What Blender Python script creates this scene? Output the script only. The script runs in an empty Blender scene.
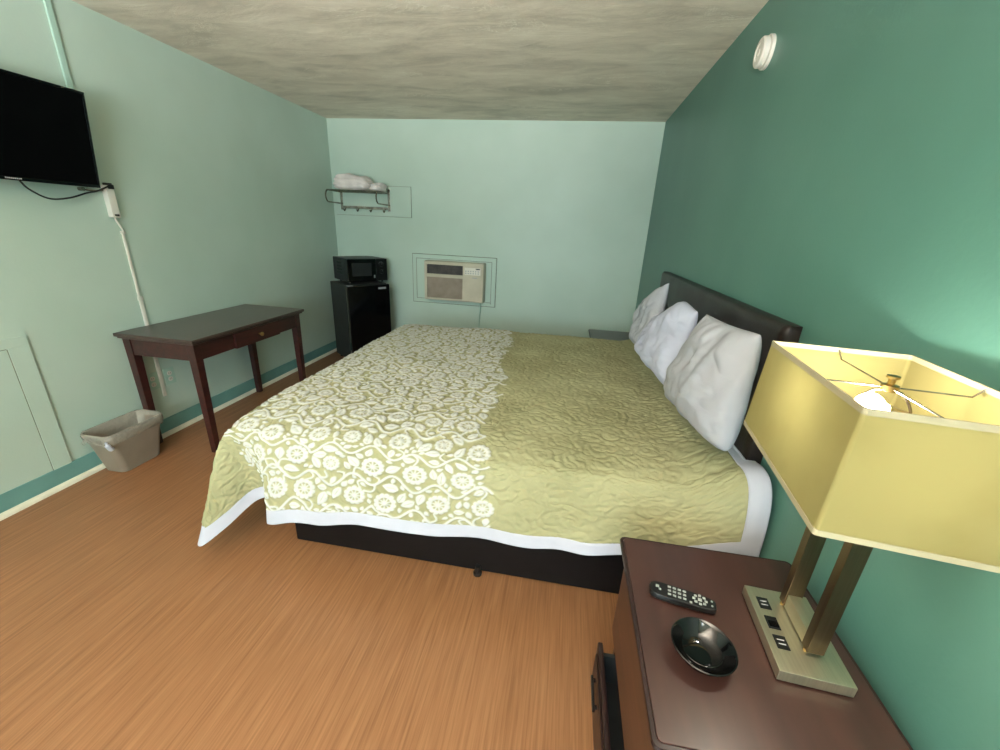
import bpy, bmesh, math, random
import numpy as np
from mathutils import Vector, Matrix

# ------------------------------------------------------------------ camera, world, lights
sc = bpy.context.scene
COL = sc.collection
W, D, H = 3.379, 4.4685, 2.44
YB = -2.0

def cam_setup():
    f, yaw, pitch, roll, cx, cz = 402.99, -0.1505, -0.3485, 0.0493, 2.6328, 1.4493
    fw = Vector((math.sin(yaw)*math.cos(pitch), math.cos(yaw)*math.cos(pitch), math.sin(pitch)))
    r = Vector((math.cos(yaw), -math.sin(yaw), 0)); u = r.cross(fw)
    r2 = r*math.cos(roll)+u*math.sin(roll); u2 = -r*math.sin(roll)+u*math.cos(roll)
    cd = bpy.data.cameras.new('camera'); cam = bpy.data.objects.new('camera', cd); COL.objects.link(cam)
    cd.sensor_width = 36; cd.lens = f/1000*36; cd.clip_start = 0.02
    m = Matrix((r2, u2, -fw)).transposed().to_4x4(); m.translation = Vector((cx, 0, cz))
    cam.matrix_world = m; sc.camera = cam
cam_setup()

sc.view_settings.view_transform = 'Standard'; sc.view_settings.look = 'None'
sc.view_settings.gamma = 1; sc.view_settings.use_curve_mapping = False
sc.view_settings.exposure = -0.08

wd = bpy.data.worlds.new('world'); sc.world = wd; wd.use_nodes = True
wd.node_tree.nodes['Background'].inputs[0].default_value = (0.75, 0.88, 1.0, 1)
wd.node_tree.nodes['Background'].inputs[1].default_value = 1.0

def area(name, loc, rot, sx, sy, power, col):
    l = bpy.data.lights.new(name, 'AREA'); l.shape = 'RECTANGLE'; l.size = sx; l.size_y = sy
    l.energy = power; l.color = col
    o = bpy.data.objects.new(name, l); COL.objects.link(o); o.location = loc; o.rotation_euler = rot
    return o
# daylight coming in through the window behind the photographer (outside the glass)
WX0, WX1, WZ0, WZ1 = 1.15, 2.95, 0.75, 2.15
# sky light falls slightly downwards and is cool, light bounced off the ground outside comes in upwards and is warm
sky_l = area('daylight_sky', ((WX0+WX1)/2, YB-0.22, (WZ0+WZ1)/2), (math.radians(90-8), 0, math.radians(10)), WX1-WX0, WZ1-WZ0, 78, (0.70, 0.91, 1.0))
sky_l.data.spread = math.radians(125)
gnd_l = area('daylight_ground_bounce', ((WX0+WX1)/2, YB-0.24, (WZ0+WZ1)/2), (math.radians(90+56), 0, math.radians(8)), WX1-WX0, WZ1-WZ0, 480, (1.0, 0.94, 0.90))
gnd_l.data.spread = math.radians(108)

# ------------------------------------------------------------------ helpers
def srgb(r, g, b):
    def c(v):
        v /= 255.0
        return v/12.92 if v <= 0.04045 else ((v+0.055)/1.055)**2.4
    return (c(r), c(g), c(b), 1.0)

def newmat(name):
    m = bpy.data.materials.new(name); m.use_nodes = True
    nt = m.node_tree; b = nt.nodes['Principled BSDF']
    return m, nt, b

def N(nt, t, **kw):
    n = nt.nodes.new(t)
    for k, v in kw.items():
        if k in n.inputs: n.inputs[k].default_value = v
        else: setattr(n, k, v)
    return n

def texco(nt, scale=(1, 1, 1), obj=False):
    if obj:
        t = nt.nodes.new('ShaderNodeTexCoord'); src = t.outputs['Object']
    else:
        t = nt.nodes.new('ShaderNodeNewGeometry'); src = t.outputs['Position']
    mp = nt.nodes.new('ShaderNodeMapping'); mp.inputs['Scale'].default_value = scale
    nt.links.new(src, mp.inputs['Vector'])
    return mp.outputs['Vector']

def noisy(name, col, col2=None, rough=0.5, metal=0.0, scale=8.0, detail=3.0, bump=0.0, bscale=60.0, bdist=0.002,
          stretch=(1, 1, 1), spec=0.5, coat=0.0, lo=0.35, hi=0.65):
    m, nt, b = newmat(name)
    b.inputs['Roughness'].default_value = rough; b.inputs['Metallic'].default_value = metal
    b.inputs['Specular IOR Level'].default_value = spec
    b.inputs['Coat Weight'].default_value = coat; b.inputs['Coat Roughness'].default_value = 0.3
    v = texco(nt, stretch)
    n = N(nt, 'ShaderNodeTexNoise'); n.inputs['Scale'].default_value = scale; n.inputs['Detail'].default_value = detail
    nt.links.new(v, n.inputs['Vector'])
    cr = N(nt, 'ShaderNodeValToRGB'); cr.color_ramp.elements[0].position = lo; cr.color_ramp.elements[1].position = hi
    cr.color_ramp.elements[0].color = col; cr.color_ramp.elements[1].color = col2 or col
    nt.links.new(n.outputs['Fac'], cr.inputs['Fac']); nt.links.new(cr.outputs['Color'], b.inputs['Base Color'])
    if bump:
        n2 = N(nt, 'ShaderNodeTexNoise'); n2.inputs['Scale'].default_value = bscale; n2.inputs['Detail'].default_value = 4
        nt.links.new(v, n2.inputs['Vector'])
        bp = N(nt, 'ShaderNodeBump'); bp.inputs['Strength'].default_value = bump; bp.inputs['Distance'].default_value = bdist
        nt.links.new(n2.outputs['Fac'], bp.inputs['Height']); nt.links.new(bp.outputs['Normal'], b.inputs['Normal'])
    return m

M = {}
M['wall_light'] = noisy('aqua_wall_paint', srgb(181, 200, 187), srgb(187, 205, 193), rough=0.42, scale=2.2, bump=0.16, bscale=70, bdist=0.003)
M['wall_dark'] = noisy('teal_wall_paint', srgb(82, 126, 114), srgb(88, 132, 120), rough=0.42, scale=2.0, bump=0.14, bscale=80, bdist=0.003)
M['base_teal'] = noisy('teal_skirting_paint', srgb(100, 146, 141), srgb(110, 156, 151), rough=0.4, scale=6)
M['gap'] = noisy('old_paint_crack', srgb(104, 116, 100), srgb(138, 140, 122), rough=0.9, scale=14)
M['trim_white'] = noisy('white_quarter_round', srgb(232, 228, 210), srgb(220, 216, 196), rough=0.5, scale=10)
M['espresso'] = noisy('espresso_wood', srgb(46, 21, 20), srgb(64, 30, 27), rough=0.3, scale=3, detail=6, stretch=(14, 2, 14), bump=0.08, bscale=20, coat=0.15)
M['espresso_top'] = noisy('espresso_desk_top', srgb(58, 44, 40), srgb(72, 54, 48), rough=0.28, scale=3, detail=6, stretch=(14, 2, 14), coat=0.2)
M['ns_top'] = noisy('reddish_nightstand_laminate', srgb(50, 28, 24), srgb(64, 38, 32), rough=0.42, scale=2.2, detail=7, stretch=(9, 1.6, 9), coat=0.5)
M['ns_dark'] = noisy('nightstand_edge', srgb(32, 18, 17), srgb(42, 24, 22), rough=0.4, scale=4, stretch=(4, 1, 12))
M['ns_body'] = noisy('nightstand_brown_front', srgb(72, 44, 32), srgb(86, 54, 38), rough=0.4, scale=3, stretch=(4, 1, 10))
M['leather'] = noisy('dark_brown_leatherette', srgb(28, 21, 19), srgb(38, 29, 26), rough=0.38, spec=0.35, scale=9, bump=0.25, bscale=120, bdist=0.002)
M['base_black'] = noisy('black_vinyl_platform', srgb(12, 10, 11), srgb(16, 14, 15), rough=0.5, spec=0.2, scale=12, bump=0.15, bscale=150)
M['mattress'] = noisy('mattress_ticking', srgb(200, 198, 190), srgb(215, 213, 205), rough=0.85, scale=12)
M['pillow'] = noisy('white_pillow_cotton', srgb(186, 188, 208), srgb(194, 196, 216), rough=0.85, scale=5, bump=0.25, bscale=38, bdist=0.004)
M['pillow_grey'] = noisy('greyish_pillow_cotton', srgb(166, 167, 176), srgb(174, 175, 184), rough=0.85, scale=5, bump=0.25, bscale=38, bdist=0.004)
M['hem'] = noisy('white_hem_cotton', srgb(176, 177, 190), srgb(184, 185, 198), rough=0.85, scale=6, bump=0.3, bscale=30, bdist=0.004)
M['towel'] = noisy('towel_terry', srgb(220, 208, 204), srgb(238, 226, 222), rough=0.95, scale=14, bump=0.8, bscale=220, bdist=0.004)
M['black_plastic'] = noisy('black_plastic', srgb(14, 14, 15), srgb(20, 20, 21), rough=0.35, scale=10)
M['black_matte'] = noisy('black_textured_side', srgb(26, 29, 30), srgb(34, 37, 38), rough=0.5, scale=10, bump=0.2, bscale=200)
M['black_gloss'] = noisy('black_gloss', srgb(7, 7, 8), srgb(10, 10, 11), rough=0.08, scale=10)
M['screen'] = noisy('tv_panel', srgb(5, 5, 6), srgb(7, 7, 8), rough=0.3, scale=10, spec=0.06)
M['window_dark'] = noisy('oven_window', srgb(34, 36, 37), srgb(40, 42, 43), rough=0.2, scale=10)
M['grey_print'] = noisy('grey_print', srgb(150, 150, 152), srgb(165, 165, 167), rough=0.5)
M['white_key'] = noisy('pale_key', srgb(128, 134, 130), srgb(146, 152, 148), rough=0.5)
M['white_plastic'] = noisy('white_plastic', srgb(214, 208, 198), srgb(226, 220, 210), rough=0.4)
M['cover_paint'] = noisy('painted_raceway', srgb(166, 196, 182), srgb(178, 206, 192), rough=0.45)
M['beige'] = noisy('beige_aircon_plastic', srgb(186, 176, 156), srgb(198, 188, 168), rough=0.5, scale=6)
M['beige_dark'] = noisy('beige_grille_plastic', srgb(150, 134, 118), srgb(165, 148, 132), rough=0.6, scale=12)
M['vent_dark'] = noisy('aircon_vent_dark', srgb(62, 56, 54), srgb(84, 76, 72), rough=0.6, scale=20)
M['chrome'] = noisy('aged_chrome', srgb(120, 112, 100), srgb(165, 158, 145), rough=0.25, metal=1.0, scale=30)
M['nickel'] = noisy('brushed_nickel', srgb(204, 198, 174), srgb(212, 206, 182), rough=0.42, metal=1.0, scale=4, stretch=(60, 1, 1))
M['bronze'] = noisy('brushed_dark_nickel_post', srgb(104, 88, 70), srgb(114, 97, 78), rough=0.35, metal=1.0, scale=4, stretch=(40, 40, 1))
M['brass'] = noisy('brass_fitting', srgb(150, 128, 84), srgb(176, 150, 100), rough=0.3, metal=1.0)
M['taupe'] = noisy('taupe_bin_plastic', srgb(126, 114, 101), srgb(138, 126, 112), rough=0.4, scale=5)
M['floor_far'] = None

def glossy_clear(name, col, mixf, rough=0.1):
    m = bpy.data.materials.new(name); m.use_nodes = True; nt = m.node_tree; nt.nodes.clear()
    o = N(nt, 'ShaderNodeOutputMaterial'); t = N(nt, 'ShaderNodeBsdfTransparent'); t.inputs[0].default_value = col
    g = N(nt, 'ShaderNodeBsdfGlossy'); g.inputs['Roughness'].default_value = rough
    mx = N(nt, 'ShaderNodeMixShader'); mx.inputs[0].default_value = mixf
    nt.links.new(t.outputs[0], mx.inputs[1]); nt.links.new(g.outputs[0], mx.inputs[2]); nt.links.new(mx.outputs[0], o.inputs[0])
    return m
M['glass'] = glossy_clear('window_glass', (0.97, 0.99, 0.98, 1), 0.06, 0.02)
def liner_mat():
    m = bpy.data.materials.new('clear_bin_liner'); m.use_nodes = True; nt = m.node_tree; nt.nodes.clear()
    o = N(nt, 'ShaderNodeOutputMaterial'); t = N(nt, 'ShaderNodeBsdfTransparent'); t.inputs[0].default_value = (0.93, 0.92, 0.9, 1)
    p = N(nt, 'ShaderNodeBsdfPrincipled'); p.inputs['Base Color'].default_value = srgb(190, 184, 172); p.inputs['Roughness'].default_value = 0.22
    v = texco(nt, (1, 1, 1)); n = N(nt, 'ShaderNodeTexNoise'); n.inputs['Scale'].default_value = 45
    nt.links.new(v, n.inputs['Vector']); bp = N(nt, 'ShaderNodeBump'); bp.inputs['Strength'].default_value = 0.9; bp.inputs['Distance'].default_value = 0.01
    nt.links.new(n.outputs['Fac'], bp.inputs['Height']); nt.links.new(bp.outputs['Normal'], p.inputs['Normal'])
    mx = N(nt, 'ShaderNodeMixShader'); mx.inputs[0].default_value = 0.5
    nt.links.new(t.outputs[0], mx.inputs[1]); nt.links.new(p.outputs[0], mx.inputs[2]); nt.links.new(mx.outputs[0], o.inputs[0])
    return m
M['liner'] = liner_mat()
def emit(name, col, s):
    m = bpy.data.materials.new(name); m.use_nodes = True; nt = m.node_tree; nt.nodes.clear()
    o = N(nt, 'ShaderNodeOutputMaterial'); e = N(nt, 'ShaderNodeEmission'); e.inputs[0].default_value = col; e.inputs[1].default_value = s
    nt.links.new(e.outputs[0], o.inputs[0]); return m
M['bulb'] = emit('lit_bulb', (1.0, 0.95, 0.80, 1), 440)
def shade_mat():
    m = bpy.data.materials.new('cream_shade_fabric'); m.use_nodes = True; nt = m.node_tree; nt.nodes.clear()
    o = N(nt, 'ShaderNodeOutputMaterial')
    v = texco(nt, (1, 1, 1)); n = N(nt, 'ShaderNodeTexNoise'); n.inputs['Scale'].default_value = 7; n.inputs['Detail'].default_value = 4
    nt.links.new(v, n.inputs['Vector'])
    cr = N(nt, 'ShaderNodeValToRGB'); cr.color_ramp.elements[0].position = 0.33; cr.color_ramp.elements[1].position = 0.5
    cr.color_ramp.elements[0].color = srgb(190, 180, 136); cr.color_ramp.elements[1].color = srgb(202, 193, 150)
    nt.links.new(n.outputs['Fac'], cr.inputs['Fac'])
    d = N(nt, 'ShaderNodeBsdfDiffuse'); t = N(nt, 'ShaderNodeBsdfTranslucent')
    dk = N(nt, 'ShaderNodeMixRGB', blend_type='MULTIPLY'); dk.inputs[0].default_value = 1; dk.inputs[2].default_value = (0.46, 0.44, 0.33, 1)
    nt.links.new(cr.outputs[0], dk.inputs[1]); nt.links.new(dk.outputs[0], d.inputs[0]); t.inputs[0].default_value = srgb(226, 220, 178)
    mx = N(nt, 'ShaderNodeMixShader'); mx.inputs[0].default_value = 0.27
    nt.links.new(d.outputs[0], mx.inputs[1]); nt.links.new(t.outputs[0], mx.inputs[2]); nt.links.new(mx.outputs[0], o.inputs[0])
    return m
M['shade'] = shade_mat()
M['shade_trim'] = noisy('shade_binding', srgb(160, 150, 122), srgb(170, 160, 132), rough=0.8)

def floor_mat():
    m, nt, b = newmat('oak_look_laminate')
    b.inputs['Roughness'].default_value = 0.36; b.inputs['Specular IOR Level'].default_value = 0.45
    v1 = texco(nt, (55, 1.6, 1)); n1 = N(nt, 'ShaderNodeTexNoise'); n1.inputs['Scale'].default_value = 1.6; n1.inputs['Detail'].default_value = 5; n1.inputs['Distortion'].default_value = 0.6
    nt.links.new(v1, n1.inputs['Vector'])
    v2 = texco(nt, (170, 5, 1)); n2 = N(nt, 'ShaderNodeTexNoise'); n2.inputs['Scale'].default_value = 1.0; n2.inputs['Detail'].default_value = 3
    nt.links.new(v2, n2.inputs['Vector'])
    v3 = texco(nt, (1, .5, 1)); n3 = N(nt, 'ShaderNodeTexNoise'); n3.inputs['Scale'].default_value = 1.7; nt.links.new(v3, n3.inputs['Vector'])
    a = N(nt, 'ShaderNodeMath', operation='ADD'); nt.links.new(n1.outputs['Fac'], a.inputs[0]); nt.links.new(n2.outputs['Fac'], a.inputs[1])
    h = N(nt, 'ShaderNodeMath', operation='MULTIPLY'); h.inputs[1].default_value = 0.5; nt.links.new(a.outputs[0], h.inputs[0])
    cr = N(nt, 'ShaderNodeValToRGB'); e = cr.color_ramp.elements
    e[0].position = 0.36; e[0].color = srgb(124, 84, 54); e[1].position = 0.64; e[1].color = srgb(152, 108, 74)
    nt.links.new(h.outputs[0], cr.inputs['Fac'])
    mx = N(nt, 'ShaderNodeMixRGB', blend_type='MULTIPLY'); mx.inputs[0].default_value = 0.35
    cr3 = N(nt, 'ShaderNodeValToRGB'); cr3.color_ramp.elements[0].color = (0.80, 0.78, 0.76, 1); cr3.color_ramp.elements[0].position = 0.3; cr3.color_ramp.elements[1].position = 0.7
    nt.links.new(n3.outputs['Fac'], cr3.inputs['Fac']); nt.links.new(cr.outputs[0], mx.inputs[1]); nt.links.new(cr3.outputs[0], mx.inputs[2])
    nt.links.new(mx.outputs[0], b.inputs['Base Color'])
    bp = N(nt, 'ShaderNodeBump'); bp.inputs['Strength'].default_value = 0.12; bp.inputs['Distance'].default_value = 0.002
    nt.links.new(h.outputs[0], bp.inputs['Height']); nt.links.new(bp.outputs['Normal'], b.inputs['Normal'])
    return m
M['floor'] = floor_mat()

def ceiling_mat():
    m, nt, b = newmat('rough_plaster_ceiling')
    b.inputs['Roughness'].default_value = 0.75; b.inputs['Specular IOR Level'].default_value = 0.3
    v = texco(nt, (1, 2.6, 1)); n = N(nt, 'ShaderNodeTexNoise'); n.inputs['Scale'].default_value = 1.9; n.inputs['Detail'].default_value = 9; n.inputs['Roughness'].default_value = 0.62; n.inputs['Distortion'].default_value = 0.5
    nt.links.new(v, n.inputs['Vector'])
    cr = N(nt, 'ShaderNodeValToRGB'); e = cr.color_ramp.elements
    e[0].position = 0.33; e[0].color = srgb(196, 188, 172); e[1].position = 0.72; e[1].color = srgb(240, 232, 216)
    k = e.new(0.5); k.color = srgb(220, 211, 194)
    nt.links.new(n.outputs['Fac'], cr.inputs['Fac']); nt.links.new(cr.outputs[0], b.inputs['Base Color'])
    # trowel scrapes: thin pale ridges where a warped noise crosses its middle, only in patches
    v2 = texco(nt, (0.8, 2.0, 1)); n2 = N(nt, 'ShaderNodeTexNoise'); n2.inputs['Scale'].default_value = 3.2; n2.inputs['Detail'].default_value = 7; n2.inputs['Roughness'].default_value = 0.7; n2.inputs['Distortion'].default_value = 0.8
    nt.links.new(v2, n2.inputs['Vector'])
    r2 = N(nt, 'ShaderNodeValToRGB'); q = r2.color_ramp.elements; q[0].position = 0.495; q[0].color = (0, 0, 0, 1); q[1].position = 0.525; q[1].color = (0, 0, 0, 1); w_ = q.new(0.51); w_.color = (1, 1, 1, 1)
    nt.links.new(n2.outputs['Fac'], r2.inputs['Fac'])
    n3 = N(nt, 'ShaderNodeTexNoise'); n3.inputs['Scale'].default_value = 1.6; nt.links.new(v, n3.inputs['Vector'])
    r3 = N(nt, 'ShaderNodeValToRGB'); r3.color_ramp.elements[0].position = 0.5; r3.color_ramp.elements[1].position = 0.66; nt.links.new(n3.outputs['Fac'], r3.inputs['Fac'])
    mm = N(nt, 'ShaderNodeMath', operation='MULTIPLY'); nt.links.new(r2.outputs['Color'], mm.inputs[0]); nt.links.new(r3.outputs['Color'], mm.inputs[1])
    mxx = N(nt, 'ShaderNodeMixRGB'); mxx.inputs[2].default_value = srgb(246, 240, 226); nt.links.new(mm.outputs[0], mxx.inputs[0]); nt.links.new(cr.outputs[0], mxx.inputs[1]); nt.links.new(mxx.outputs[0], b.inputs['Base Color'])
    hh = N(nt, 'ShaderNodeMath', operation='ADD'); m4 = N(nt, 'ShaderNodeMath', operation='MULTIPLY'); m4.inputs[1].default_value = 0.25
    nt.links.new(mm.outputs[0], m4.inputs[0]); nt.links.new(m4.outputs[0], hh.inputs[0]); nt.links.new(n2.outputs['Fac'], hh.inputs[1])
    bp = N(nt, 'ShaderNodeBump'); bp.inputs['Strength'].default_value = 0.22; bp.inputs['Distance'].default_value = 0.02
    nt.links.new(hh.outputs[0], bp.inputs['Height']); nt.links.new(bp.outputs['Normal'], b.inputs['Normal'])
    return m
M['ceiling'] = ceiling_mat()

def quilt_mat():
    m, nt, b = newmat('green_quilt_with_white_vines')
    b.inputs['Roughness'].default_value = 0.9; b.inputs['Specular IOR Level'].default_value = 0.2
    at = N(nt, 'ShaderNodeAttribute'); at.attribute_name = 'white'
    v = texco(nt, (1, 1, 1)); n = N(nt, 'ShaderNodeTexNoise'); n.inputs['Scale'].default_value = 3.0; n.inputs['Detail'].default_value = 5
    nt.links.new(v, n.inputs['Vector'])
    cr = N(nt, 'ShaderNodeValToRGB'); cr.color_ramp.elements[0].position = 0.35; cr.color_ramp.elements[1].position = 0.65
    cr.color_ramp.elements[0].color = srgb(142, 139, 104); cr.color_ramp.elements[1].color = srgb(160, 157, 122)
    nt.links.new(n.outputs['Fac'], cr.inputs['Fac'])
    mx = N(nt, 'ShaderNodeMixRGB'); mx.inputs[2].default_value = srgb(196, 196, 192)
    nt.links.new(at.outputs['Fac'], mx.inputs[0]); nt.links.new(cr.outputs[0], mx.inputs[1]); nt.links.new(mx.outputs[0], b.inputs['Base Color'])
    n2 = N(nt, 'ShaderNodeTexNoise'); n2.inputs['Scale'].default_value = 260; nt.links.new(v, n2.inputs['Vector'])
    bp = N(nt, 'ShaderNodeBump'); bp.inputs['Strength'].default_value = 0.3; bp.inputs['Distance'].default_value = 0.002
    nt.links.new(n2.outputs['Fac'], bp.inputs['Height']); nt.links.new(bp.outputs['Normal'], b.inputs['Normal'])
    return m
M['quilt'] = quilt_mat()

# ---- object plumbing: vertices are given in world coordinates, every origin sits at the thing's base
def setp(o, label=None, cat=None, group=None, kind=None):
    if label: o['label'] = label
    if cat: o['category'] = cat
    if group: o['group'] = group
    if kind: o['kind'] = kind
    return o
ROOTLOC = {}
def thing(name, label, cat, loc, group=None):
    o = bpy.data.objects.new(name, None); COL.objects.link(o); o.location = loc; o.empty_display_size = 0.1
    ROOTLOC[o] = Vector(loc)
    return setp(o, label, cat, group)
def rootloc(p):
    while p.parent: p = p.parent
    return ROOTLOC[p]
def finish(name, me, mats, parent, smooth):
    o = bpy.data.objects.new(name, me); COL.objects.link(o)
    for mm in (mats if isinstance(mats, (list, tuple)) else [mats]): me.materials.append(mm)
    if smooth is not None:
        if smooth is True: me.polygons.foreach_set('use_smooth', [True]*len(me.polygons))
        elif smooth:
            me.polygons.foreach_set('use_smooth', [True]*len(me.polygons))
            me.set_sharp_from_angle(angle=math.radians(smooth))
            if smooth <= 60: wn = o.modifiers.new('weighted_normals', 'WEIGHTED_NORMAL'); wn.keep_sharp = True; wn.weight = 100
    if parent is not None:
        loc = rootloc(parent); me.transform(Matrix.Translation(-loc)); o.parent = parent
    else:
        co = np.empty(len(me.vertices)*3); me.vertices.foreach_get('co', co); co = co.reshape(-1, 3)
        loc = Vector(((co[:, 0].min()+co[:, 0].max())/2, (co[:, 1].min()+co[:, 1].max())/2, co[:, 2].min()))
        me.transform(Matrix.Translation(-loc)); o.location = loc; ROOTLOC[o] = loc
    me.update()
    return o
def obj(name, bm, mats, parent=None, smooth=35):
    bmesh.ops.recalc_face_normals(bm, faces=bm.faces)
    me = bpy.data.meshes.new(name); bm.to_mesh(me); bm.free()
    return finish(name, me, mats, parent, smooth)
def struct(name, bm, mats, smooth=None):
    return setp(obj(name, bm, mats, None, smooth), kind='structure')

def box(bm, a, b, bev=0.0, seg=2, xf=None, taper=None):
    """box between corners a and b; taper=(sx,sy) scales the bottom"""
    v = []
    cx, cy = (a[0]+b[0])/2, (a[1]+b[1])/2
    for z in (a[2], b[2]):
        for x, y in ((a[0], a[1]), (b[0], a[1]), (b[0], b[1]), (a[0], b[1])):
            if taper and z == a[2]: x = cx+(x-cx)*taper[0]; y = cy+(y-cy)*taper[1]
            v.append(bm.verts.new((x, y, z)))
    fs = [bm.faces.new([v[i] for i in q]) for q in ((3, 2, 1, 0), (4, 5, 6, 7), (0, 1, 5, 4), (1, 2, 6, 5), (2, 3, 7, 6), (3, 0, 4, 7))]
    geom = list(v)
    if bev:
        es = list({e for f in fs for e in f.edges})
        r = bmesh.ops.bevel(bm, geom=es, offset=bev, segments=seg, affect='EDGES', profile=0.5)
        geom = list({x for x in r['verts']} | {x for x in v if x.is_valid})
    if xf is not None:
        for q in geom:
            if q.is_valid: q.co = xf @ q.co
    return geom
def B(*boxes, bev=0.0, seg=2, xf=None):
    bm = bmesh.new()
    for a, b in boxes: box(bm, a, b, bev, seg, xf)
    return bm
def tube(bm, pts, r, n=10, closed=False, caps=True, rx=None):
    """swept tube through points"""
    pts = [Vector(p) for p in pts]; L = len(pts); rings = []
    up = None
    for i, p in enumerate(pts):
        if closed: t = pts[(i+1) % L]-pts[i-1]
        else: t = pts[min(i+1, L-1)]-pts[max(i-1, 0)]
        t.normalize()
        if up is None:
            up = Vector((0, 0, 1)) if abs(t.z) < 0.9 else Vector((1, 0, 0))
        s = t.cross(up); s.normalize(); up = s.cross(t); up.normalize()
        rr = r[i] if isinstance(r, (list, tuple)) else r
        rings.append([bm.verts.new(p+s*math.cos(2*math.pi*k/n)*rr+up*math.sin(2*math.pi*k/n)*rr*(rx or 1)) for k in range(n)])
    for i in range(L if closed else L-1):
        a, c = rings[i], rings[(i+1) % L]
        for k in range(n): bm.faces.new((a[k], a[(k+1) % n], c[(k+1) % n], c[k]))
    if not closed and caps: bm.faces.new(rings[0][::-1]); bm.faces.new(rings[-1])
    return bm
def spline(pts, n=8):
    P = [Vector(p) for p in pts]; P = [P[0]*2-P[1]]+P+[P[-1]*2-P[-2]]; out = []
    for i in range(1, len(P)-2):
        a, b, c, d = P[i-1:i+3]
        for k in range(n):
            t = k/n
            out.append(0.5*((2*b)+(c-a)*t+(2*a-5*b+4*c-d)*t*t+(-a+3*b-3*c+d)*t**3))
    out.append(P[-2]); return out
def lathe(bm, prof, c, n=32, axis='z', xf=None, sx=1, sy=1):
    rings = []
    for r, z in prof:
        ring = []
        for k in range(n):
            a = 2*math.pi*k/n; q = Vector((math.cos(a)*r*sx, math.sin(a)*r*sy, z))
            if axis == 'x': q = Vector((q.z, q.x, q.y))
            if axis == 'y': q = Vector((q.x, q.z, q.y))
            q = q+Vector(c)
            if xf is not None: q = xf @ q
            ring.append(bm.verts.new(q))
        rings.append(ring)
    for i in range(len(rings)-1):
        a, b = rings[i], rings[i+1]
        for k in range(n): bm.faces.new((a[k], a[(k+1) % n], b[(k+1) % n], b[k]))
    if prof[0][0] > 1e-6: bm.faces.new(rings[0][::-1])
    if prof[-1][0] > 1e-6: bm.faces.new(rings[-1])
    bmesh.ops.remove_doubles(bm, verts=bm.verts, dist=1e-6)
    return bm

# smooth value noise for shaping meshes
_rng = np.random.RandomState(7)
_grid = _rng.rand(64, 64)
def vnoise(x, y, s):
    x = np.asarray(x)*s+17.3; y = np.asarray(y)*s+5.1
    xi = np.floor(x).astype(int); yi = np.floor(y).astype(int); fx = x-xi; fy = y-yi
    fx = fx*fx*(3-2*fx); fy = fy*fy*(3-2*fy)
    g = lambda a, b: _grid[a % 64, b % 64]
    return (g(xi, yi)*(1-fx)*(1-fy)+g(xi+1, yi)*fx*(1-fy)+g(xi, yi+1)*(1-fx)*fy+g(xi+1, yi+1)*fx*fy)*2-1

# ------------------------------------------------------------------ room shell
T = 0.12
struct('floor', B(((-T, YB-T, -0.1), (W+T, D+T, 0))), M['floor'])
struct('ceiling', B(((-T, YB-T, H), (W+T, D+T, H+0.1))), M['ceiling'])
struct('wall_left', B(((-T, YB-T, 0), (0, D+T, H))), M['wall_light'])
struct('wall_right', B(((W, YB-T, 0), (W+T, D+T, H))), M['wall_dark'])
struct('wall_back', B(((0, D, 0), (W, D+T, H))), M['wall_light'])
struct('wall_front', B(((0, YB-T, 0), (WX0, YB, H)), ((WX1, YB-T, 0), (W, YB, H)), ((WX0, YB-T, 0), (WX1, YB, WZ0)), ((WX0, YB-T, WZ1), (WX1, YB, H))), M['wall_light'])
wf = struct('window_1', B(((WX0, YB-0.09, WZ0), (WX0+0.05, YB-0.03, WZ1)), ((WX1-0.05, YB-0.09, WZ0), (WX1, YB-0.03, WZ1)),
                          ((WX0+0.05, YB-0.09, WZ0), (WX1-0.05, YB-0.03, WZ0+0.05)), ((WX0+0.05, YB-0.09, WZ1-0.05), (WX1-0.05, YB-0.03, WZ1)), bev=0.004), M['white_plastic'])
ROOTLOC[wf] = wf.location.copy()
obj('window_pane', B(((WX0+0.05, YB-0.065, WZ0+0.05), (WX1-0.05, YB-0.06, WZ1-0.05))), M['glass'], wf)
# skirting boards and quarter-round
struct('baseboard_left', B(((0, YB, 0), (0.014, D, 0.115)), bev=0.003), M['base_teal'])
struct('baseboard_back', B(((0.014, D-0.014, 0), (W, D, 0.115)), bev=0.003), M['base_teal'])
struct('baseboard_right', B(((W-0.014, YB, 0), (W, D-0.014, 0.115)), bev=0.003), M['base_teal'])
def qround(a, b, d):
    bm = bmesh.new(); a = Vector(a); b = Vector(b); d = Vector(d); R = 0.020
    ra = []; 
    for P in (a, b):
        ra.append([bm.verts.new(P)]+[bm.verts.new(P+d*R*math.cos(t)+Vector((0, 0, R*1.3))*math.sin(t)) for t in [i*math.pi/2/5 for i in range(6)]])
    n = 7
    for k in range(n): bm.faces.new((ra[0][k], ra[0][(k+1) % n], ra[1][(k+1) % n], ra[1][k]))
    bm.faces.new(ra[0][::-1]); bm.faces.new(ra[1]); return bm
struct('trim_1', qround((0.014, YB, 0), (0.014, D-0.014, 0), (1, 0, 0)), M['trim_white'], 40)
struct('trim_2', qround((0.034, D-0.014, 0), (W-0.034, D-0.014, 0), (0, -1, 0)), M['trim_white'], 40)

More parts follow.
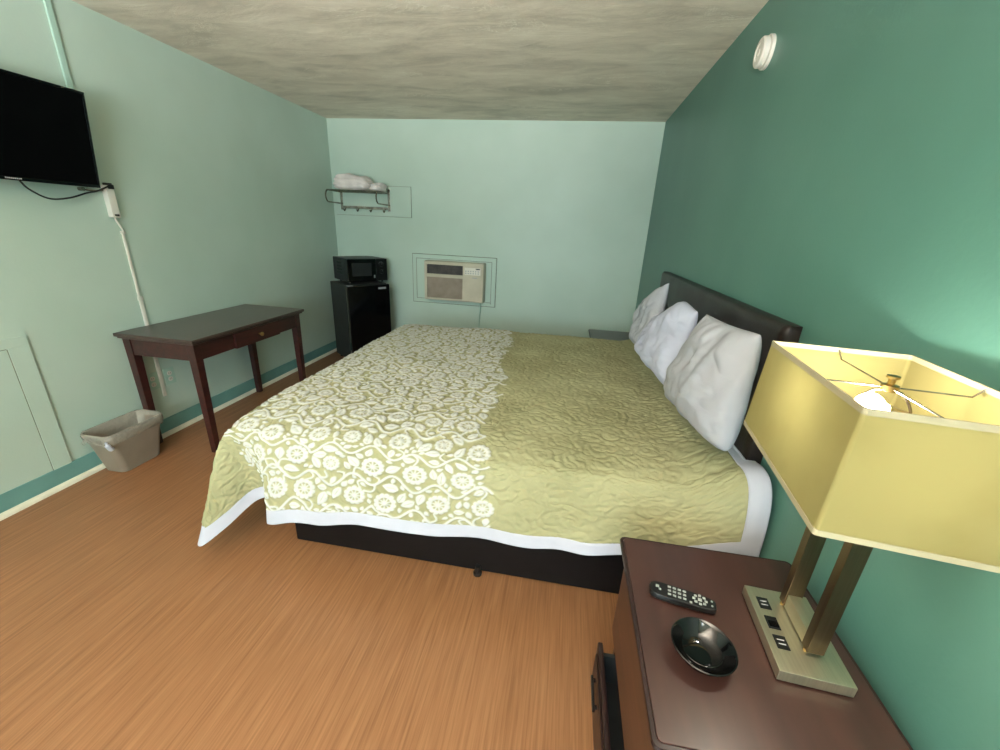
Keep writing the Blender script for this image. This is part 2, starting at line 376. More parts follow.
# painted-over boards on the walls
def wall_panel(name, label, boxes, cracks, mat):
    o = obj(name, B(*boxes, bev=0.0012), mat); setp(o, kind='structure')
    bm = B(*cracks); obj('paint_crack', bm, M['gap'], o)['label'] = 'dark cracked paint line'
    return o
wall_panel('trim_3', 'aqua painted access panel set low in the left wall, left of the wastebasket',
    [((0, 0.35, 0.10), (0.009, 1.4465, 0.790)), ((0, 0.35, 0.794), (0.012, 1.533, 0.84)), ((0, 1.450, 0.055), (0.012, 1.533, 0.7935))],
    [((0, 1.4467, 0.10), (0.0095, 1.4498, 0.79)), ((0, 0.35, 0.7902), (0.0095, 1.446, 0.7938)), ((0, 1.5332, 0.12), (0.006, 1.537, 0.835))], M['wall_light'])
wall_panel('trim_4', 'aqua painted board around the wall air conditioner',
    [((0.905, D-0.010, 0.615), (1.855, D, 1.14))],
    [((0.898, D-0.004, 0.61), (0.9045, D, 1.145)), ((1.8555, D-0.004, 0.61), (1.862, D, 1.145)), ((0.905, D-0.004, 1.1405), (1.855, D, 1.147)), ((0.905, D-0.004, 0.608), (1.855, D, 0.6145)),
     ((0.945, D-0.0115, 0.655), (0.950, D-0.010, 1.10)), ((1.805, D-0.0115, 0.64), (1.810, D-0.010, 1.10)), ((0.950, D-0.0115, 1.095), (1.805, D-0.010, 1.10)), ((0.95, D-0.0115, 0.655), (1.805, D-0.010, 0.660))], M['wall_light'])
wall_panel('trim_5', 'thin aqua painted board behind the towel rack, its right half bare',
    [((0.03, D-0.008, 1.515), (0.90, D, 1.815))],
    [((0.9005, D-0.004, 1.512), (0.905, D, 1.819)), ((0.03, D-0.004, 1.8155), (0.9, D, 1.819)), ((0.03, D-0.004, 1.511), (0.9, D, 1.5145))], M['wall_light'])

# ------------------------------------------------------------------ desk
DX0, DX1, DY0, DY1, DZ = 0.012, 0.548, 1.915, 2.958, 0.762
t = thing('writing_desk', 'dark espresso wooden desk with one small drawer against the left wall', 'desk', ((DX0+DX1)/2, (DY0+DY1)/2, 0))
bm = bmesh.new(); box(bm, (DX0, DY0, DZ-0.022), (DX1, DY1, DZ), 0.005, 2); box(bm, (DX0+0.008, DY0+0.012, DZ-0.034), (DX1-0.012, DY1-0.012, DZ-0.0215), 0.003, 1)
obj('tabletop', bm, [M['espresso_top']], t)
lw = 0.052
ax0, ax1, ay0, ay1 = DX0+0.02, DX1-0.028, DY0+0.028, DY1-0.028
for lx, ly in ((ax0, ay0), (ax1-lw, ay0), (ax0, ay1-lw), (ax1-lw, ay1-lw)):
    bm = bmesh.new(); box(bm, (lx, ly, 0), (lx+lw, ly+lw, DZ-0.034), 0.003, 2, taper=(0.72, 0.72)); obj('leg', bm, M['espresso'], t)
az0 = DZ-0.034-0.105
dy0, dy1 = 2.245, 2.675
bm = B(((ax0+0.006, ay0+lw, az0), (ax0+0.024, ay1-lw, DZ-0.034)), ((ax0+lw, ay0+0.006, az0), (ax1-lw, ay0+0.024, DZ-0.034)), ((ax0+lw, ay1-0.024, az0), (ax1-lw, ay1-0.006, DZ-0.034)),
       ((ax1-0.024, ay0+lw, az0), (ax1-0.006, dy0, DZ-0.034)), ((ax1-0.024, dy1, az0), (ax1-0.006, ay1-lw, DZ-0.034)), bev=0.001)
obj('apron', bm, M['espresso'], t)
dr = obj('drawer', B(((ax1-0.022, dy0+0.003, az0-0.004), (ax1+0.006, dy1-0.003, DZ-0.038)), ((ax0+0.05, dy0+0.02, az0+0.01), (ax1-0.022, dy1-0.02, DZ-0.05)), bev=0.003), M['espresso'], t)
bm = bmesh.new(); lathe(bm, [(0, 0), (0.006, 0), (0.006, 0.012), (0.014, 0.02), (0.015, 0.026), (0.009, 0.032), (0, 0.033)], (ax1+0.006, (dy0+dy1)/2, (az0+DZ-0.04)/2), 16, 'x')
obj('knob', bm, M['brass'], dr)

# ------------------------------------------------------------------ wastebasket with liner
def rrect(cx, cy, hx, hy, r, n=6):
    out = []
    for sx, sy, a0 in ((1, 1, 0), (-1, 1, 90), (-1, -1, 180), (1, -1, 270)):
        for k in range(n+1):
            a = math.radians(a0+90*k/n); out.append((cx+sx*(hx-r)+math.cos(a)*r, cy+sy*(hy-r)+math.sin(a)*r))
    return out
def loft(bm, rings, cap0=False, cap1=False):
    R = [[bm.verts.new(p) for p in ring] for ring in rings]; n = len(R[0])
    for a, b in zip(R, R[1:]):
        for k in range(n): bm.faces.new((a[k], a[(k+1) % n], b[(k+1) % n], b[k]))
    if cap0: bm.faces.new(R[0][::-1])
    if cap1: bm.faces.new(R[-1])
BX, BY, BH = 0.128, 1.752, 0.262
t = thing('wastebasket', 'small taupe plastic wastebasket with a clear liner, in front of the desk', 'wastebasket', (BX, BY, 0))
def binr(z, grow, r=0.035): 
    k = z/BH; return [(x, y, z) for x, y in rrect(BX, BY, 0.070+0.020*k+grow, 0.116+0.050*k+grow, r)]
bm = bmesh.new()
loft(bm, [binr(0.0, -0.006), binr(0.006, 0), binr(0.10, 0), binr(0.235, 0), binr(0.237, 0.006), binr(BH, 0.006), binr(BH, 0.0), binr(0.2, -0.003), binr(0.012, -0.004)], True, True)
obj('bin', bm, M['taupe'], t)
bm = bmesh.new(); rings = []
random.seed(3)
for z, g, am in ((0.02, -0.012, 0), (0.12, -0.010, 0.006), (0.22, -0.006, 0.006), (BH+0.004, -0.001, 0.002), (BH+0.008, 0.005, 0.002), (BH-0.012, 0.011, 0.002), (BH-0.034, 0.012, 0.004), (BH-0.052, 0.014, 0.006)):
    ring = []
    for i, (x, y, zz) in enumerate(binr(min(z, BH), g, 0.04)):
        zz = z; d = random.uniform(-am, am)
        ring.append((max(x+d, 0.003) if z > 0.2 else x+d, y+random.uniform(-am, am), zz+(random.uniform(-0.012, 0.012) if z == BH-0.052 else random.uniform(-0.002, 0.002))))
    rings.append(ring)
loft(bm, rings, True)
obj('liner', bm, M['liner'], t, 180)
bm = bmesh.new(); tube(bm, spline([(BX+0.085, BY-0.170, BH-0.025), (BX+0.099, BY-0.178, BH-0.035), (BX+0.100, BY-0.168, BH-0.062), (BX+0.094, BY-0.158, BH-0.07)]), [0.006]*8+[0.012]*9+[0.013]*8, 8)
obj('liner_knot', bm, M['hem'], t, 180)

# ------------------------------------------------------------------ television and its cable run
tc = Vector((0.11, 1.635, 1.775))
ang = math.atan2(0.05, 0.43)
XT = Matrix.Translation(tc) @ Matrix.Rotation(ang, 4, 'Y')
t = thing('television', 'black flat television mounted high on the left wall', 'television', (0.03, 1.635, 1.56))
tw, th = 0.365, 0.222
obj('back_shell', B(((-0.035, -tw+0.004, -th+0.004), (0.004, tw-0.004, th-0.004)), bev=0.008, xf=XT), M['black_plastic'], t)
bz = 0.012
obj('bezel', B(((0.002, -tw, -th), (0.014, tw, -th+bz+0.004)), ((0.002, -tw, th-bz), (0.014, tw, th)), ((0.002, -tw, -th+bz+0.004), (0.014, -tw+bz, th-bz)), ((0.002, tw-bz, -th+bz+0.004), (0.014, tw, th-bz)), bev=0.002, xf=XT), M['black_gloss'], t)
obj('screen', B(((0.004, -tw+bz, -th+bz+0.004), (0.010, tw-bz, th-bz)), xf=XT), M['screen'], t)
obj('name_badge', B(*[((0.0135, -0.030+0.0068*i, -th+0.006), (0.0155, -0.0255+0.0068*i, -th+0.012)) for i in range(9)], xf=XT), M['grey_print'], t)
bm = bmesh.new(); box(bm, (0.001, 1.55, 1.66), (0.012, 1.72, 1.90), 0.002); box(bm, (0.012, 1.60, 1.72), (0.085, 1.615, 1.86)); box(bm, (0.012, 1.66, 1.72), (0.085, 1.675, 1.86))
obj('wall_bracket', bm, M['black_plastic'], t)
obj('power_cord', tube(bmesh.new(), spline([(0.075, 1.665, 1.562), (0.07, 1.70, 1.52), (0.055, 1.78, 1.485), (0.04, 1.88, 1.495), (0.035, 1.97, 1.525), (0.03, 2.03, 1.540), (0.045, 2.085, 1.570)], 8), 0.0042, 8), M['black_plastic'], t)
bm = bmesh.new(); tube(bm, [(0.002, 1.965, 1.545), (0.03, 1.965, 1.545)], 0.010, 12); tube(bm, spline([(0.012, 1.965, 1.545), (0.012, 2.02, 1.54), (0.014, 2.074, 1.548)]), 0.004, 8)
o = obj('cable_clip', bm, M['chrome']); setp(o, 'small silver clip on the wall under the television corner', 'clip')
o = obj('cable_raceway', B(((0, 2.038, 2.0), (0.012, 2.068, H)), bev=0.004), M['cover_paint']); setp(o, 'painted cable cover strip running from the television up to the ceiling', 'cable cover')
t = thing('power_tap', 'white upright power adapter bar on the wall beside the television corner', 'power adapter', (0.02, 2.125, 1.405))
obj('housing', B(((0, 2.076, 1.405), (0.036, 2.120, 1.575)), bev=0.006), M['white_plastic'], t)
obj('upper_cord', tube(bmesh.new(), spline([(0.012, 2.100, 1.408), (0.012, 2.108, 1.38), (0.010, 2.128, 1.34), (0.008, 2.129, 1.32)]), 0.005, 8), M['white_plastic'], t)
obj('outlet_slot', B(((0.036, 2.086, 1.413), (0.038, 2.110, 1.424))), M['black_plastic'], t)
obj('plug', B(((0.010, 2.081, 1.575), (0.034, 2.116, 1.588)), ((0.036, 2.085, 1.556), (0.050, 2.111, 1.580)), bev=0.003), M['black_plastic'], t)
t = thing('cable_cover', 'thin white cable cover running down the left wall behind the desk', 'cable cover', (0.006, 2.131, 0.27))
obj('upper_channel', B(((0, 2.122, 0.93), (0.010, 2.136, 1.330)), bev=0.003), M['white_plastic'], t)
obj('lower_channel', B(((0, 2.120, 0.268), (0.0105, 2.144, 0.93)), bev=0.004, seg=3), M['white_plastic'], t)
for cb in (((0, 2.117, 0.92), (0.0112, 2.147, 0.945)), ((0, 2.117, 0.60), (0.0112, 2.147, 0.62)), ((0, 2.117, 1.315), (0.011, 2.142, 1.33))): obj('coupling', B(cb, bev=0.002), M['white_plastic'], t)
def outlet(y0, y1, z0, z1, label):
    t = thing('wall_outlet', label, 'outlet', (0.003, (y0+y1)/2, z0), 'outlets under the desk')
    obj('cover_plate', B(((0, y0, z0), (0.006, y1, z1)), bev=0.002), M['cover_paint'], t)
    yc = (y0+y1)/2; zc = (z0+z1)/2
    for s in (-1, 1):
        bm = bmesh.new(); lathe(bm, [(0, 0), (0.016, 0), (0.016, 0.0025), (0.015, 0.003), (0, 0.003)], (0.006, yc, zc+s*0.02), 20, 'x')
        r = obj('receptacle', bm, M['white_plastic'], t)
        obj('slots', B(((0.009, yc-0.007, zc+s*0.02-0.004), (0.0095, yc-0.005, zc+s*0.02+0.006)), ((0.009, yc+0.005, zc+s*0.02-0.004), (0.0095, yc+0.007, zc+s*0.02+0.006))), M['black_plastic'], r)
outlet(2.040, 2.114, 0.335, 0.450, 'wall outlet left of the cable cover under the desk')
outlet(2.160, 2.234, 0.335, 0.450, 'wall outlet right of the cable cover under the desk')

# ------------------------------------------------------------------ fridge and microwave (both turned towards the bed)
beta = math.radians(37)
def frame_at(F):   # local x runs along the front (to its right), local y goes back into the unit, z up
    fx = Vector((math.sin(beta), math.cos(beta), 0)); fy = Vector((-math.cos(beta), math.sin(beta), 0))
    m = Matrix((fx, fy, Vector((0, 0, 1)))).transposed().to_4x4(); m.translation = Vector(F); return m
XF = frame_at((0.462, 3.795, 0))
fw_, fd, fh = 0.472, 0.435, 0.835
t = thing('mini_fridge', 'black mini fridge standing in the back left corner', 'refrigerator', XF @ Vector((fw_/2, fd/2, 0)))
obj('cabinet', B(((0.004, 0.055, 0.03), (fw_-0.004, fd, fh)), bev=0.008, xf=XF), M['black_matte'], t)
d = obj('door', B(((0, 0, 0.035), (fw_, 0.048, fh-0.004)), bev=0.010, seg=3, xf=XF), M['black_gloss'], t)
obj('brand_plate', B(((fw_-0.135, -0.002, fh-0.052), (fw_-0.045, 0.001, fh-0.032)), xf=XF), M['grey_print'], d)
obj('door_gasket', B(((0.012, 0.047, 0.045), (fw_-0.012, 0.056, fh-0.014)), xf=XF), M['grey_print'], t)
obj('hinge_cap', B(((0.01, 0.005, fh-0.006), (0.07, 0.053, fh-0.0005)), bev=0.004, xf=XF), M['grey_print'], t)
for a, b in ((0.04, 0.08), (0.38, 0.08), (0.04, 0.38), (0.38, 0.38)):
    obj('foot', tube(bmesh.new(), [XF @ Vector((a, b, 0)), XF @ Vector((a, b, 0.032))], 0.016, 12), M['black_plastic'], t)
XM = frame_at((0.405, 3.935, 0))
mz0, mz1, mw, md = fh+0.016, 1.085, 0.445, 0.37
t = thing('microwave', 'black microwave with a round dial sitting on the mini fridge', 'microwave', XM @ Vector((mw/2, md/2, fh)))
obj('case', B(((0.004, 0.03, mz0), (mw-0.004, md, mz1)), bev=0.006, xf=XM), M['black_matte'], t)
d = obj('door', B(((0, 0, mz0+0.002), (0.315, 0.028, mz1-0.002)), bev=0.006, xf=XM), M['black_gloss'], t)
obj('window', B(((0.045, -0.0015, mz0+0.058), (0.262, 0.002, mz1-0.042)), bev=0.001, xf=XM), M['window_dark'], d)
p = obj('control_panel', B(((0.317, 0, mz0+0.002), (mw, 0.028, mz1-0.002)), bev=0.005, xf=XM), M['black_plastic'], t)
for zz in (mz1-0.062, mz1-0.135):
    bm = bmesh.new(); lathe(bm, [(0, 0), (0.024, 0), (0.021, -0.016), (0.019, -0.018), (0, -0.018)], (0.375, 0, zz), 20, 'y', xf=XM)
    k = obj('dial', bm, M['black_plastic'], p)
    obj('dial_mark', B(((0.374, -0.020, zz+0.002), (0.3765, -0.0175, zz+0.019)), xf=XM), M['white_key'], k)
bm = bmesh.new(); tube(bm, [XM @ Vector((0.375+0.029*math.cos(a), -0.0005, mz1-0.062+0.029*math.sin(a))) for a in [math.radians(20+14*i) for i in range(11)]], 0.0012, 6)
obj('dial_scale', bm, M['white_key'], p)
obj('release_button', B(((0.285, -0.003, mz0+0.035), (0.300, 0.001, mz0+0.065)), bev=0.001, xf=XM), M['white_key'], d)
obj('vent_slots', B(*[((0.0025, 0.16+0.03*i, mz0+0.07+0.035*j), (0.005, 0.18+0.03*i, mz0+0.088+0.035*j)) for i in range(4) for j in range(4)], xf=XM), M['black_gloss'], t)
for a, b in ((0.03, 0.04), (0.40, 0.04), (0.03, 0.26), (0.40, 0.26)):
    obj('foot', tube(bmesh.new(), [XM @ Vector((a, b, fh)), XM @ Vector((a, b, mz0+0.001))], 0.012, 10), M['black_plastic'], t)

# ------------------------------------------------------------------ towel rack with hooks, towels
rx0, rx1, ry, rz = 0.105, 0.655, D-0.008, 1.742
dep = 0.31
t = thing('towel_rack', 'chrome towel rack with four hooks high on the back wall', 'towel rack', ((rx0+rx1)/2, ry, 1.56))
for x in (rx0, rx1):
    lo = 1.628
    pts = [(x, ry, rz), (x, ry-dep+0.05, rz)]+[(x, ry-dep+0.05-0.05*math.sin(a), (rz+lo)/2+(rz-lo)/2*math.cos(a)) for a in [math.pi*i/10 for i in range(1, 10)]]+[(x, ry-dep+0.05, lo), (x, ry, lo)]
    obj('side_bracket', tube(bmesh.new(), pts, 0.0075, 10), M['chrome'], t)
    obj('mounting_plate', B(((x-0.014, ry-0.006, 1.565), (x+0.014, ry, 1.785)), bev=0.002), M['chrome'], t)
for k in range(5):
    y = ry-0.035-k*0.062
    obj('shelf_bar', tube(bmesh.new(), [(rx0, y, rz), (rx1, y, rz)], 0.006, 10), M['chrome'], t)
obj('hook_rail', B(((rx0, ry-0.010, 1.578), (rx1, ry-0.002, 1.606)), bev=0.002), M['chrome'], t)
for k in range(4):
    x = rx0+0.045+k*0.153
    bm = bmesh.new(); tube(bm, spline([(x, ry-0.008, 1.588), (x, ry-0.022, 1.566), (x, ry-0.040, 1.552), (x, ry-0.052, 1.562)]), 0.0055, 8); lathe(bm, [(0, -0.009), (0.007, -0.006), (0.009, 0), (0.007, 0.006), (0, 0.009)], (x, ry-0.052, 1.566), 10)
    obj('hook', bm, M['chrome'], t)
def folded_towel(x0, x1, y0, y1, z0, h, folds, label, seed):
    """one towel folded into a soft block: rounded ends, creases between the folds"""
    bm = bmesh.new(); nu, nv = 72, 48; V = []
    cx, cy, hx, hy = (x0+x1)/2, (y0+y1)/2, (x1-x0)/2, (y1-y0)/2
    sp_ = lambda c, e: math.copysign(abs(c)**e, c)
    for i in range(nu):
        a = 2*math.pi*i/nu; row = []
        for k in range(nv+1):
            b = -math.pi/2+math.pi*k/nv
            cb, sb = sp_(math.cos(b), 0.45), sp_(math.sin(b), 0.6)
            t = (sb+1)/2
            slump = 1-0.14*t*t
            x = hx*sp_(math.cos(a), 0.55)*cb*slump; y = hy*sp_(math.sin(a), 0.5)*cb*slump
            q = (t*folds) % 1.0; cr_ = 1-0.055*math.exp(-(min(q, 1-q)/0.12)**2)*(1 if 0.06 < t < 0.94 else 0)
            x *= cr_; y *= cr_
            w = float(vnoise(x*9+seed, y*9+t*3, 1.4)); w2 = float(vnoise(x*22+seed, t*5+y*14, 1.1))
            x += 0.010*w*cb; y += 0.008*w2*cb-0.004*w
            z = z0+h*t+(0.012*w+0.005*w2)*t
            z += -0.16*h*t*(math.cos(a)*0.5+0.5)*cb*0.6
            row.append(bm.verts.new((cx+x, cy+y, max(z, z0))))
        V.append(row)
    for i in range(nu):
        for k in range(nv): bm.faces.new((V[i][k], V[(i+1) % nu][k], V[(i+1) % nu][k+1], V[i][k+1]))
    bmesh.ops.remove_doubles(bm, verts=bm.verts, dist=1e-5)
    o = obj('folded_towel', bm, M['towel'], None, 180)
    return setp(o, label, 'towel', 'folded towels on the rack')
folded_towel(0.150, 0.552, ry-0.30, ry-0.045, rz+0.0075, 0.150, 4, 'large folded white towel stacked high on the left of the rack', 0.0)
folded_towel(0.562, 0.690, ry-0.29, ry-0.08, rz+0.0075, 0.075, 2, 'low folded white towel at the right end of the rack', 5.0)

# ------------------------------------------------------------------ air conditioner
t = thing('air_conditioner', 'beige wall air conditioner with louvred grille on the back wall', 'air conditioner', (1.41, D, 0.655))
x0, x1, z0, z1, yf = 1.083, 1.742, 0.672, 1.083, D-0.14
obj('housing', B(((x0-0.004, yf+0.02, z0-0.006), (x1+0.004, D-0.0105, z1+0.004)), bev=0.008), M['beige'], t)
# front frame
bm = bmesh.new()
fy0, fy1 = yf, yf+0.03
zs = z0+0.245
box(bm, (x0, fy0, z0), (x0+0.03, fy1, z1), 0.004); box(bm, (x1-0.022, fy0, z0), (x1, fy1, z1), 0.004)
box(bm, (x0+0.025, fy0, z1-0.032), (x1-0.02, fy1, z1), 0.004); box(bm, (x0+0.025, fy0, z0), (x1-0.02, fy1, z0+0.022), 0.004)
box(bm, (x0+0.025, fy0, zs), (x1-0.02, fy1, zs+0.035), 0.003)
box(bm, (1.515, fy0+0.002, z0+0.02), (x1-0.02, fy1, zs+0.002), 0.002)
box(bm, (1.515, fy0+0.002, zs+0.03), (x1-0.02, fy1, z1-0.028), 0.002)
obj('front_frame', bm, M['beige'], t)
bm = bmesh.new(); box(bm, (x0+0.026, fy0+0.014, z0+0.018), (1.517, fy0+0.02, zs+0.004))
for i in range(19):
    z = z0+0.024+i*0.0119; box(bm, (x0+0.028, fy0+0.004, z), (1.515, fy0+0.016, z+0.0055))
obj('intake_grille', bm, M['beige_dark'], t)
bm = bmesh.new(); box(bm, (x0+0.026, fy0+0.018, zs+0.03), (1.517, fy0+0.024, z1-0.03))
for i in range(5):
    z = zs+0.042+i*0.018; box(bm, (x0+0.028, fy0+0.006, z), (1.515, fy0+0.018, z+0.004))
for i in range(1, 24):
    x = x0+0.028+i*0.0168; box(bm, (x, fy0+0.010, zs+0.036), (x+0.003, fy0+0.018, z1-0.033))
obj('air_outlet_louvres', bm, M['vent_dark'], t)
cp = obj('control_panel', B(((1.535, fy0-0.001, zs+0.045), (x1-0.03, fy0+0.003, z1-0.045)), bev=0.001), M['white_plastic'], t)
obj('display', B(((1.66, fy0-0.003, z1-0.062), (1.705, fy0, z1-0.051))), M['black_plastic'], cp)
for i in range(6):
    for j in range(2):
        obj('button', B(((1.545+i*0.027, fy0-0.003, zs+0.056+j*0.022), (1.557+i*0.027, fy0, zs+0.068+j*0.022)), bev=0.001), M['grey_print'], cp)
obj('name_badge', B(((1.62, fy0-0.0015, zs+0.012), (1.675, fy0+0.001, zs+0.021))), M['grey_print'], t)
obj('power_cord', tube(bmesh.new(), spline([(1.70, D-0.06, 0.668), (1.698, D-0.045, 0.60), (1.688, D-0.03, 0.45), (1.69, D-0.03, 0.25), (1.72, D-0.03, 0.12), (1.80, D-0.045, 0.04)], 8), 0.007, 8), M['cover_paint'], t)
t = thing('plugged_outlet', 'wall outlet with a black plug low on the back wall beside the fridge', 'outlet', (0.80, D, 0.26))
obj('cover_plate', B(((0.765, D-0.006, 0.225), (0.835, D, 0.340)), bev=0.002), M['cover_paint'], t)
obj('plug', B(((0.780, D-0.045, 0.285), (0.822, D-0.006, 0.325)), bev=0.004), M['black_plastic'], t)

# ------------------------------------------------------------------ smoke detector
t = thing('smoke_detector', 'round white smoke detector high on the teal wall', 'smoke detector', (W, 2.235, 2.205))
bm = bmesh.new(); lathe(bm, [(0, 0), (0.062, 0), (0.062, -0.012), (0.058, -0.014), (0, -0.014)], (W, 2.235, 2.205), 32, 'x'); obj('mounting_base', bm, M['white_plastic'], t)
bm = bmesh.new(); lathe(bm, [(0, -0.014), (0.052, -0.014), (0.056, -0.018), (0.056, -0.034), (0.050, -0.040), (0.032, -0.042), (0.030, -0.039), (0.014, -0.039), (0.012, -0.042), (0, -0.042)], (W, 2.235, 2.205), 32, 'x'); obj('cover', bm, M['white_plastic'], t)

# ------------------------------------------------------------------ bed: headboard, platform, mattress
HB0, HB1 = 1.383, 3.275
def headboard():
    bm = bmesh.new(); nu, nv = 130, 60
    z0, z1, xb, xf = 0.30, 1.203, W-0.003, 3.325
    tufts = [(HB0+0.16+i*0.23+(0.115 if j % 2 else 0), 0.70+j*0.14) for j in range(3) for i in range(8)]
    ys = np.linspace(HB0, HB1, nu); zs_ = np.linspace(z0, z1, nv)
    V = []
    for y in ys:
        row = []
        for z in zs_:
            e = min(y-HB0, HB1-y, z1-z, 0.03)/0.03
            x = xf+0.016*(1-math.sqrt(max(0, 1-(1-e)**2)))
            for ty, tz in tufts:
                dd = (y-ty)**2+(z-tz)**2
                if dd < 0.02: x += 0.013*math.exp(-dd/0.0008)+0.004*math.exp(-dd/0.004)
            x += 0.0015*float(vnoise(y*9, z*9, 1.0))
            row.append(bm.verts.new((x, y, z)))
        V.append(row)
    for i in range(nu-1):
        for j in range(nv-1): bm.faces.new((V[i][j], V[i][j+1], V[i+1][j+1], V[i+1][j]))
    edge = [V[i][0] for i in range(nu)]+[V[-1][j] for j in range(1, nv)]+[V[i][-1] for i in range(nu-2, -1, -1)]+[V[0][j] for j in range(nv-2, 0, -1)]
    back = [bm.verts.new((xb, v.co.y, v.co.z)) for v in edge]
    n = len(edge)
    for k in range(n): bm.faces.new((edge[k], edge[(k+1) % n], back[(k+1) % n], back[k]))
    bm.faces.new(back)
    return bm
t = thing('headboard', 'dark brown tufted leatherette headboard against the teal wall', 'headboard', (3.36, (HB0+HB1)/2, 0.0))
obj('padded_panel', headboard(), M['leather'], t, 50)
for y in (HB0+0.2, HB1-0.27): obj('leg', B(((3.345, y, 0.0), (W-0.018, y+0.07, 0.31)), bev=0.003), M['base_black'], t)

BX0, BX1, BY0, BY1 = 1.486, 3.315, 1.367, 3.30
t = thing('bed_platform', 'black box platform base under the mattress', 'bed base', ((BX0+BX1)/2, (BY0+BY1)/2, 0))
obj('box_frame', B(((BX0, BY0, 0.012), (BX1, BY1, 0.235)), bev=0.006), M['base_black'], t)
obj('upper_rail', B(((BX0-0.01, BY0-0.008, 0.237), (BX1, BY1+0.008, 0.312)), bev=0.008), M['base_black'], t)
for x, y in ((2.37, BY0+0.002), (1.60, BY0+0.12), (3.20, BY0+0.12), (2.37, BY1-0.03), (1.60, BY1-0.15), (3.20, BY1-0.15)):
    bm = bmesh.new(); lathe(bm, [(0.016, 0), (0.020, 0.004), (0.020, 0.012), (0.012, 0.016), (0.012, 0.05)], (x, y-0.012, 0.0), 16); obj('foot', bm, M['black_plastic'], t)
MX0, MX1, MY0, MY1 = 1.285, 3.312, 1.385, 3.295
o = obj('mattress', B(((MX0, MY0, 0.314), (MX1, MY1, 0.580)), bev=0.04, seg=4), M['mattress'], None, 180)
setp(o, 'king size mattress hidden under the green quilt', 'mattress')

# ------------------------------------------------------------------ quilt
def cubic(xs, ys, q):
    """smooth (catmull/hermite) interpolation of columns ys at knots xs"""
    xs = np.asarray(xs, float); ys = np.asarray(ys, float); q = np.clip(q, xs[0], xs[-1])
    m = np.gradient(ys, xs, axis=0) if ys.ndim == 1 else np.stack([np.gradient(ys[:, c], xs) for c in range(ys.shape[1])], 1)
    i = np.clip(np.searchsorted(xs, q)-1, 0, len(xs)-2); h = xs[i+1]-xs[i]; s = (q-xs[i])/h
    if ys.ndim > 1: h = h[..., None]; s = s[..., None]
    return (2*s**3-3*s**2+1)*ys[i]+(s**3-2*s**2+s)*h*m[i]+(-2*s**3+3*s**2)*ys[i+1]+(s**3-s**2)*h*m[i+1]

